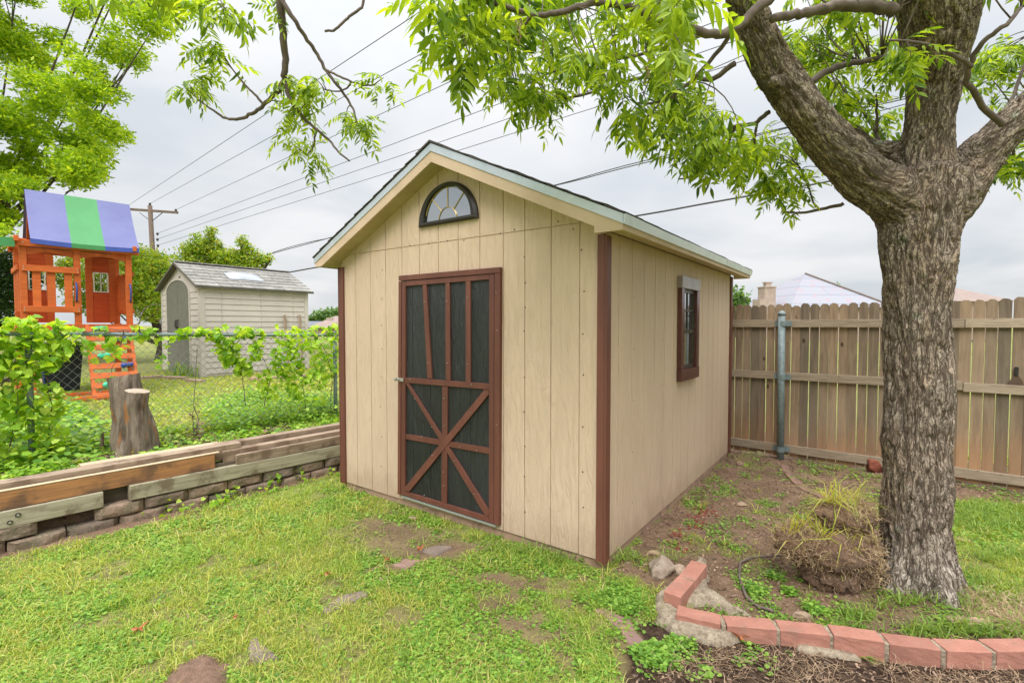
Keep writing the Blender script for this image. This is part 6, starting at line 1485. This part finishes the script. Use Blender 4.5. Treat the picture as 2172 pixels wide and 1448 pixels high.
# bin under deck
c = pln(130, 795, PB+PY*.9, PY); c[2] = float(hz(c[0], c[1])); bn = thing('plastic_bin', 'black plastic bin with blue edge standing under the playset deck', 'bin', c, pang)
m_ = MB(); w0, w1, hh = .22, .28, .82; V = [(-w0, -w0, 0), (w0, -w0, 0), (w0, w0, 0), (-w0, w0, 0), (-w1, -w1, hh), (w1, -w1, hh), (w1, w1, hh), (-w1, w1, hh)]; m_.add(V, [(0, 3, 2, 1), (4, 5, 6, 7), (0, 1, 5, 4), (1, 2, 6, 5), (2, 3, 7, 6), (3, 0, 4, 7)]); put('bin_body', m_, M['binblack'], bn, bevel=.02)
m_ = MB(); m_.box(-w1-.02, w1+.02, -w1-.02, w1+.02, hh+.002, hh+.05); put('lid', m_, M['bluepl'], bn, bevel=.01)
m_ = MB(); m_.beam((-w0-.012, -w0-.002, .02), (-w1-.012, -w1-.002, hh), .02, .03, (0, 1, 0)); put('edge_strip', m_, M['bluepl'], bn)
# loose beams on the grass left
m_ = MB(); a = gt(-60, 822); b = gt(85, 805); m_.beam(a+[0, 0, .05], b+[0, 0, .05], .14, .12); put('landscape_timber', m_, M['lum_dark'], bevel=.006, label='old brown landscape timber lying on the grass left of the playset leg', cat='timber')
m_ = MB(); a = gt(80, 808); b = gt(128, 826); m_.beam(a+[0, 0, .03], b+[0, 0, .03], .08, .06); put('landscape_timber', m_, M['lum_pale'], bevel=.006, label='short pale timber lying under the playset deck', cat='timber')

# ------------------------------------------------------------------ beige plastic shed
Yn = 11.0; SB = dep(428, 799, Yn); zg = SB[2]; th = math.radians(53.9)
sdir2 = np.array([math.cos(th), math.sin(th), 0]); fdir2 = np.array([-math.sin(th), math.cos(th), 0])
p2s = thing('plastic_shed', 'beige plastic storage shed with grey arched double doors and grey shingle-look roof', 'shed', SB, th)   # local x along long side, y along front (to the left)
def sl2(px, py, off=0.): p = pln(px, py, SB-fdir2*off, fdir2)-SB; return p @ sdir2, p[2]
def fl2(px, py, off=0.): p = pln(px, py, SB-sdir2*off, sdir2)-SB; return p @ fdir2, p[2]
LS = sl2(652, 640)[0]; WS = fl2(344, 640)[0]; ZE2 = sl2(428, 606)[1]; print('PSHED', LS, WS, ZE2, zg)
def gab(y, off=0): return ZE2+(RZ2-ZE2)*(1-abs(y-WS/2)/(WS/2))
RZ2 = fl2(377, 562)[1]
m_ = MB(); m_.box(0, LS, .003, .05, -.1, ZE2)
nrow = 15; hh = (ZE2-.05)/nrow
for i in range(nrow):
    z0 = .05+i*hh; m_.prism([(0, z0), (-.014, z0+.004), (-.003, z0+hh-.006), (0, z0+hh-.004)], lambda a, b: (.09, a, b), lambda a, b: (LS-.09, a, b))
m_.box(-.012, .088, -.016, .0025, 0, ZE2); m_.box(LS-.088, LS+.012, -.016, .0025, 0, ZE2)
for xx in (LS*.17, LS*.52, LS*.84): m_.box(xx, xx+.006, -.0165, -.0015, 0.05, ZE2)
put('side_wall', m_, M['pshed'], p2s)
m_ = MB()
m_.prism([(0, -.1), (WS, -.1), (WS, ZE2), (WS/2, RZ2), (0, ZE2)], lambda a, b: (0.003, a, b), lambda a, b: (.05, a, b))
yd0, yd1 = fl2(404, 700)[0], fl2(357, 700)[0]; zs = fl2(404, 620)[1]; za = fl2(380, 594)[1]
for i in range(nrow):
    z0 = .05+i*hh
    for (ya, yb) in ((.09, yd0-.05), (yd1+.05, WS-.02)): m_.prism([(0, z0), (-.014, z0+.004), (-.003, z0+hh-.006), (0, z0+hh-.004)], lambda a, b, ya=ya: (a, ya, b), lambda a, b, yb=yb: (a, yb, b))
m_.box(-.016, .0, 0.0005, .088, 0, ZE2); m_.box(-.02, .0, WS-.03, WS+.01, 0, ZE2)
# arch surround
n_ = 14; arc = [((yd0+yd1)/2+((yd1-yd0)/2)*math.cos(t), zs+(za-zs)*math.sin(t)) for t in np.linspace(0, PI, n_)]; arc2 = [((yd0+yd1)/2+((yd1-yd0)/2+.05)*math.cos(t), zs+(za-zs+.05)*math.sin(t)) for t in np.linspace(0, PI, n_)]
for i in range(n_-1): m_.prism([arc[i], arc2[i], arc2[i+1], arc[i+1]], lambda a, b: (-.03, a, b), lambda a, b: (.0, a, b))
for (ya, yb) in ((yd0-.05, yd0), (yd1, yd1+.05)): m_.box(-.03, 0, ya, yb, 0, zs)
put('front_wall', m_, M['pshed'], p2s)
m_ = MB(); m_.prism([(0, -.1), (WS, -.1), (WS, ZE2), (WS/2, RZ2), (0, ZE2)], lambda a, b: (LS-.05, a, b), lambda a, b: (LS, a, b)); m_.box(0.05, LS-.05, WS-.05, WS, -.1, ZE2); put('rear_wall', m_, M['pshed'], p2s)
ymid = (yd0+yd1)/2
for s in (0, 1):
    m_ = MB(); A = [p for p in arc if (p[0] >= ymid-.001 if s else p[0] <= ymid+.001)]; e0, e1 = (ymid+.006, yd1) if s else (yd0, ymid-.006)
    P = ([(e0, .03), (e1, .03)]+A+[(e0, za)]) if s else ([(e0, .03), (e1, .03), (e1, za)]+A)
    m_.prism(P, lambda a, b: (-.018, a, b), lambda a, b: (.0, a, b))
    dp = put('door', m_, M['pdoor'], p2s)
    m_ = MB(); yh = ymid+(.05 if s else -.05); m_.tube([(-.03, yh, zs*.62+.10), (-.06, yh, zs*.62+.06), (-.06, yh, zs*.62-.06), (-.03, yh, zs*.62-.1)], .014, 8); put('handle', m_, M['winframe'], dp)
m_ = MB(); yv, zv = WS/2, RZ2-.40
m_.prism([(yv+.07*math.cos(t), zv+.14*math.sin(t)) for t in np.linspace(0, 2*PI, 15)[:-1]], lambda a, b: (-.006, a, b), lambda a, b: (.002, a, b)); put('gable_vent', m_, M['pedge'], p2s)
# roof: two slopes
ro = MB(); oh = .10; sl_ = (RZ2-ZE2)/(WS/2)
for s in (1, -1):
    nc = 7
    for i in range(nc):
        d0 = (WS/2+oh)*i/nc; d1 = (WS/2+oh)*(i+1)/nc+.01; nt_ = 11
        for j in range(nt_):
            xa = -.12+(LS+.24)*j/nt_+(0 if i % 2 else .0); xb = xa+(LS+.24)/nt_-.006; zA = RZ2+.05-sl_*d0; zB = RZ2+.068-sl_*d1; yA_, yB_ = WS/2-s*d0, WS/2-s*d1
            V = [(xa, yA_, zA), (xb, yA_, zA), (xb, yB_, zB), (xa, yB_, zB)]; V += [(v[0], v[1], v[2]-.018) for v in V]
            ro.add(V, [(0, 1, 2, 3) if s < 0 else (3, 2, 1, 0), (4, 5, 6, 7), (0, 4, 5, 1), (2, 6, 7, 3), (1, 5, 6, 2), (0, 3, 7, 4)])
rr_ = put('roof', ro, M['proof'], p2s)
m_ = MB()
for s in (1, -1):
    e = WS/2+oh; P = [(WS/2, RZ2+.045), (WS/2-s*e, RZ2+.045-sl_*e), (WS/2-s*e, RZ2-.0-sl_*e), (WS/2, RZ2-.0)]
    m_.prism(P, lambda a, b: (-.13, a, b), lambda a, b: (LS+.13, a, b))
put('roof_edge', m_, M['pedge'], rr_)
m_ = MB(); m_.box(-.1, LS+.1, WS/2-.07, WS/2+.07, RZ2+.05, RZ2+.085); put('ridge_cap', m_, M['proof'], rr_, bevel=.02)
# skylight on the near slope
m_ = MB(); x0, x1 = LS*.30, LS*.62; d0, d1 = WS*.20, WS*.36
nn = 8
V = []
for i in range(nn+1):
    for j in range(nn+1):
        a = i/nn; b = j/nn; dq = d0+(d1-d0)*b; V.append((x0+(x1-x0)*a, WS/2-dq, RZ2+.075-sl_*dq+.07*(1-(2*a-1)**4)*(1-(2*b-1)**4)))
m_.add(V, [(i*(nn+1)+j, i*(nn+1)+j+1, (i+1)*(nn+1)+j+1, (i+1)*(nn+1)+j)[::-1] for i in range(nn) for j in range(nn)]); put('skylight', m_, M['skylight'], rr_, smooth=True)
# stone border in front of it
m_ = MB(); k_ = 0
bd = thing('stone_border', 'low pale stone border around the bed in front of the beige plastic shed', 'garden border', gt(430, 812))
BD = np.array(bd.location)
for (a, b) in (((300, 806), (345, 802)), ((348, 804), (395, 806)), ((398, 810), (432, 812)), ((530, 806), (570, 806)), ((573, 806), (612, 804)), ((615, 803), (650, 800))):
    A_, B_ = gt(*a), gt(*b); A_[2] += .04; B_[2] += .04; brickobj(A_, B_, float(A_[2])+.03, .16, 90+k_, bd, BD, h=.12, mt='stone'); k_ += 1
for (px, lab) in ((606, 'weathered wooden stake leaning on the plastic shed wall'), (637, 'second wooden stake leaning on the plastic shed wall, farther right')):
    a = sl2(px-2, 668, .05); b = sl2(px+3, 720, .25); m_ = MB(); A_ = SB+sdir2*a[0]-fdir2*.05+[0, 0, a[1]]; B_ = SB+sdir2*b[0]-fdir2*.3; B_[2] = zg-.05; m_.beam(A_, B_, .05, .03, (0, 1, 0)); put('wooden_stake', m_, M['lum_grey'], label=lab, cat='stake')

# ------------------------------------------------------------------ utility pole and cables
UY = 35.0; ub = dep(331, 560, UY); ub[2] = .2; utop = dep(318, 436, UY)
up = thing('utility_pole', 'wooden utility pole with crossarm and insulators between the playset and the plastic shed', 'utility pole', ub)
m_ = MB(); m_.tube([np.zeros(3), utop-ub], [.2, .14], 12); put('pole', m_, M['pole'], up, smooth=True)
m_ = MB(); ca_, cb_ = dep(262, 443, UY+.2)-ub, dep(377, 451, UY-.2)-ub; m_.beam(ca_, cb_, .12, .16); ca = put('crossarm', m_, M['pole'], up)
m_ = MB(); c_ = dep(321, 470, UY)-ub
for px in (296, 345): m_.beam(c_, dep(px, 451, UY)-ub, .03, .05, (0, 1, 0))
put('brace', m_, M['winframe'], ca)
wires = [((272, 436), (340, 391.5), (868, 40.6)), ((318, 432), (340, 417.6), (900, 110)), ((373, 445), (430, 420), (900, 200)), ((334, 495), (400, 475), (900, 284)), ((334, 507), (400, 489), (888, 320.5)), ((335, 520), (400, 505), (844.6, 364))]
wl_lab = ['uppermost power line, attached to the left end of the crossarm', 'second power line from the top, attached to the pole tip', 'third power line, attached to the right end of the crossarm', 'upper of the three lines attached below the crossarm', 'middle of the three lines attached below the crossarm', 'lowest of the three lines attached below the crossarm']
for i, (p, a, b) in enumerate(wires):
    m_ = MB(); q = dep(p[0], p[1], UY)-ub; m_.tube([q+[0, 0, -.14], q+[0, 0, 0], q+[0, 0, .06]], [.05, .09, .04], 8); put('insulator', m_, M['insul'], up)
    m = (b[1]-a[1])/(b[0]-a[0]); Yt = 9.0; px = b[0]+(-190-b[1])/m
    A_ = dep(*p, UY); B_ = dep(px, b[1]+m*(px-b[0]), Yt); Q = []
    for t in np.linspace(0, 1.55, 32):
        P_ = A_+(B_-A_)*t; Q.append(P_)
    m_ = MB(); m_.tube(Q, .0105, 6); put('power_line', m_, M['cable'], label=wl_lab[i], cat='cable', group='power lines across the sky')
def cable(pts, lab, rad, twist=0):
    P = np.array([dep(*p) for p in pts]); n = len(P); tt = np.linspace(0, n-1, n*8); Q = []
    for u in tt:
        i = min(int(u), n-2); f = u-i; p0, p1, p2_, p3 = P[max(i-1, 0)], P[i], P[i+1], P[min(i+2, n-1)]; Q.append(.5*((2*p1)+(-p0+p2_)*f+(2*p0-5*p1+4*p2_-p3)*f*f+(-p0+3*p1-3*p2_+p3)*f**3))
    Q = np.array(Q); m_ = MB()
    if twist:
        ph = tt*twist; off_ = np.stack([0*ph, np.cos(ph)*.0, np.sin(ph)], 1)*rad*2.2; m_.tube(Q+off_, rad, 6); m_.tube(Q-off_, rad, 6)
    else: m_.tube(Q, rad, 6)
    put('service_cable', m_, M['cable'], label=lab, cat='cable')
cable([(556, 544, 19), (600, 530, 18), (660, 514, 17), (705, 503, 16), (860, 462, 15), (1020, 428, 14), (1190, 390, 13), (1340, 350, 12.4), (1640, 278, 11.5), (1800, 236, 11), (1990, 190, 10.6), (2300, 110, 10)], 'upper twisted service cable passing behind the shed roof ridge', .012, 1.1)
cable([(600, 580, 19), (672, 567, 18), (730, 560, 17), (1000, 515, 15), (1355, 457, 13), (1500, 431, 12.5), (1725, 391, 12), (1900, 356, 11.5), (2172, 311, 11), (2400, 268, 10.5)], 'lower thick service cable passing behind the shed roof and the tree', .024)
cable([(1560, 310, 12), (1700, 275, 11.7), (1880, 232, 11), (2172, 150, 10.2), (2300, 116, 10)], 'thin cable crossing the sky behind the forked limbs', .010)
cable([(1480, 160, 12), (1700, 64, 11), (1860, 0, 10), (2100, -90, 9)], 'thin cable high between the left limb and the central trunk', .010)

# ------------------------------------------------------------------ distant houses
def house(lab, apex, Y, halfw, ez, roofm, wallm, rz=0., ridge=0.0, hipd=None, extras=None, name='house'):
    A_ = dep(apex[0], apex[1], Y); b_ = np.array([A_[0], Y, .1]); h = thing(name, lab, 'house', b_, rz); az = A_[2]-.1; hd = hipd or halfw
    m_ = MB(); m_.box(-halfw+.4, halfw-.4, -hd+.4, hd-.4, 0, ez-.02); put('wall', m_, M[wallm], h)
    m_ = MB(); r_ = ridge; V = [(-halfw, -hd, ez), (halfw, -hd, ez), (halfw, hd, ez), (-halfw, hd, ez), (-r_, 0, az), (r_+.01, 0, az)]
    m_.add(V, [(0, 1, 5, 4), (2, 3, 4, 5), (1, 2, 5), (3, 0, 4), (3, 2, 1, 0)]); rf_ = put('roof', m_, M[roofm], h); return h, rf_, b_, az
h1, rf1, hb, az = house('house with unfinished pinkish-white roof underlayment beyond the wooden fence', (1708, 580), 45, 4.7, 2.9, 'underlay', 'wallfar', 0.1)
m_ = MB(); m_.beam((0, 0, az+.04), (4.7, -4.7, 2.94), .35, .10); put('ridge_strip', m_, M['rooftan'], rf1)
m_ = MB(); m_.cyl((3.7, 0, 3.2), (3.7, 0, 4.75), .09, 8); m_.cyl((3.7, 0, 4.75), (3.7, 0, 4.85), .17, 8); put('vent_pipe', m_, M['winframe'], rf1)
m_ = MB(); c = dep(1614, 614, 43)-hb; cw = .52
m_.box(c[0]-cw, c[0]+cw*.9, -2.6, -1.6, 0, c[2]+.1); m_.box(c[0]-1.05, c[0]+cw*.5, -2.7, -1.65, 0, dep(1614, 636, 43)[2]-.1)
m_.box(c[0]-cw-.05, c[0]+cw*.9+.05, -2.65, -1.55, c[2]+.1, c[2]+.2); m_.box(c[0]-.2, c[0]+.25, -2.3, -1.85, c[2]+.2, c[2]+.5); m_.box(c[0]-.28, c[0]+.33, -2.35, -1.8, c[2]+.5, c[2]+.6)
put('chimney', m_, M['chim'], h1)
house('house with a faint pink-tan gable just right of the tree trunk beyond the fence', (2028, 611), 48, 3.1, 3.6, 'rooftan', 'wallfar', .1)
house('low dark grey roof on the horizon right of the plastic shed', (672, 681), 55, 4.0, 1.2, 'roofgrey', 'wallfar', .2, 2.5)
h4, rf4, hb4, az4 = house('house with tan roof and small chimney on the horizon at the shed wall edge', (724, 670), 50, 2.6, 1.2, 'rooftan', 'wallfar', .1, .6)
m_ = MB(); c = dep(697, 676, 49)-hb4; m_.box(c[0]-.28, c[0]+.28, -1, -.5, 0, c[2]+.1); put('chimney', m_, M['chim'], h4)
print('SCRIPT DONE', len(bpy.data.objects))
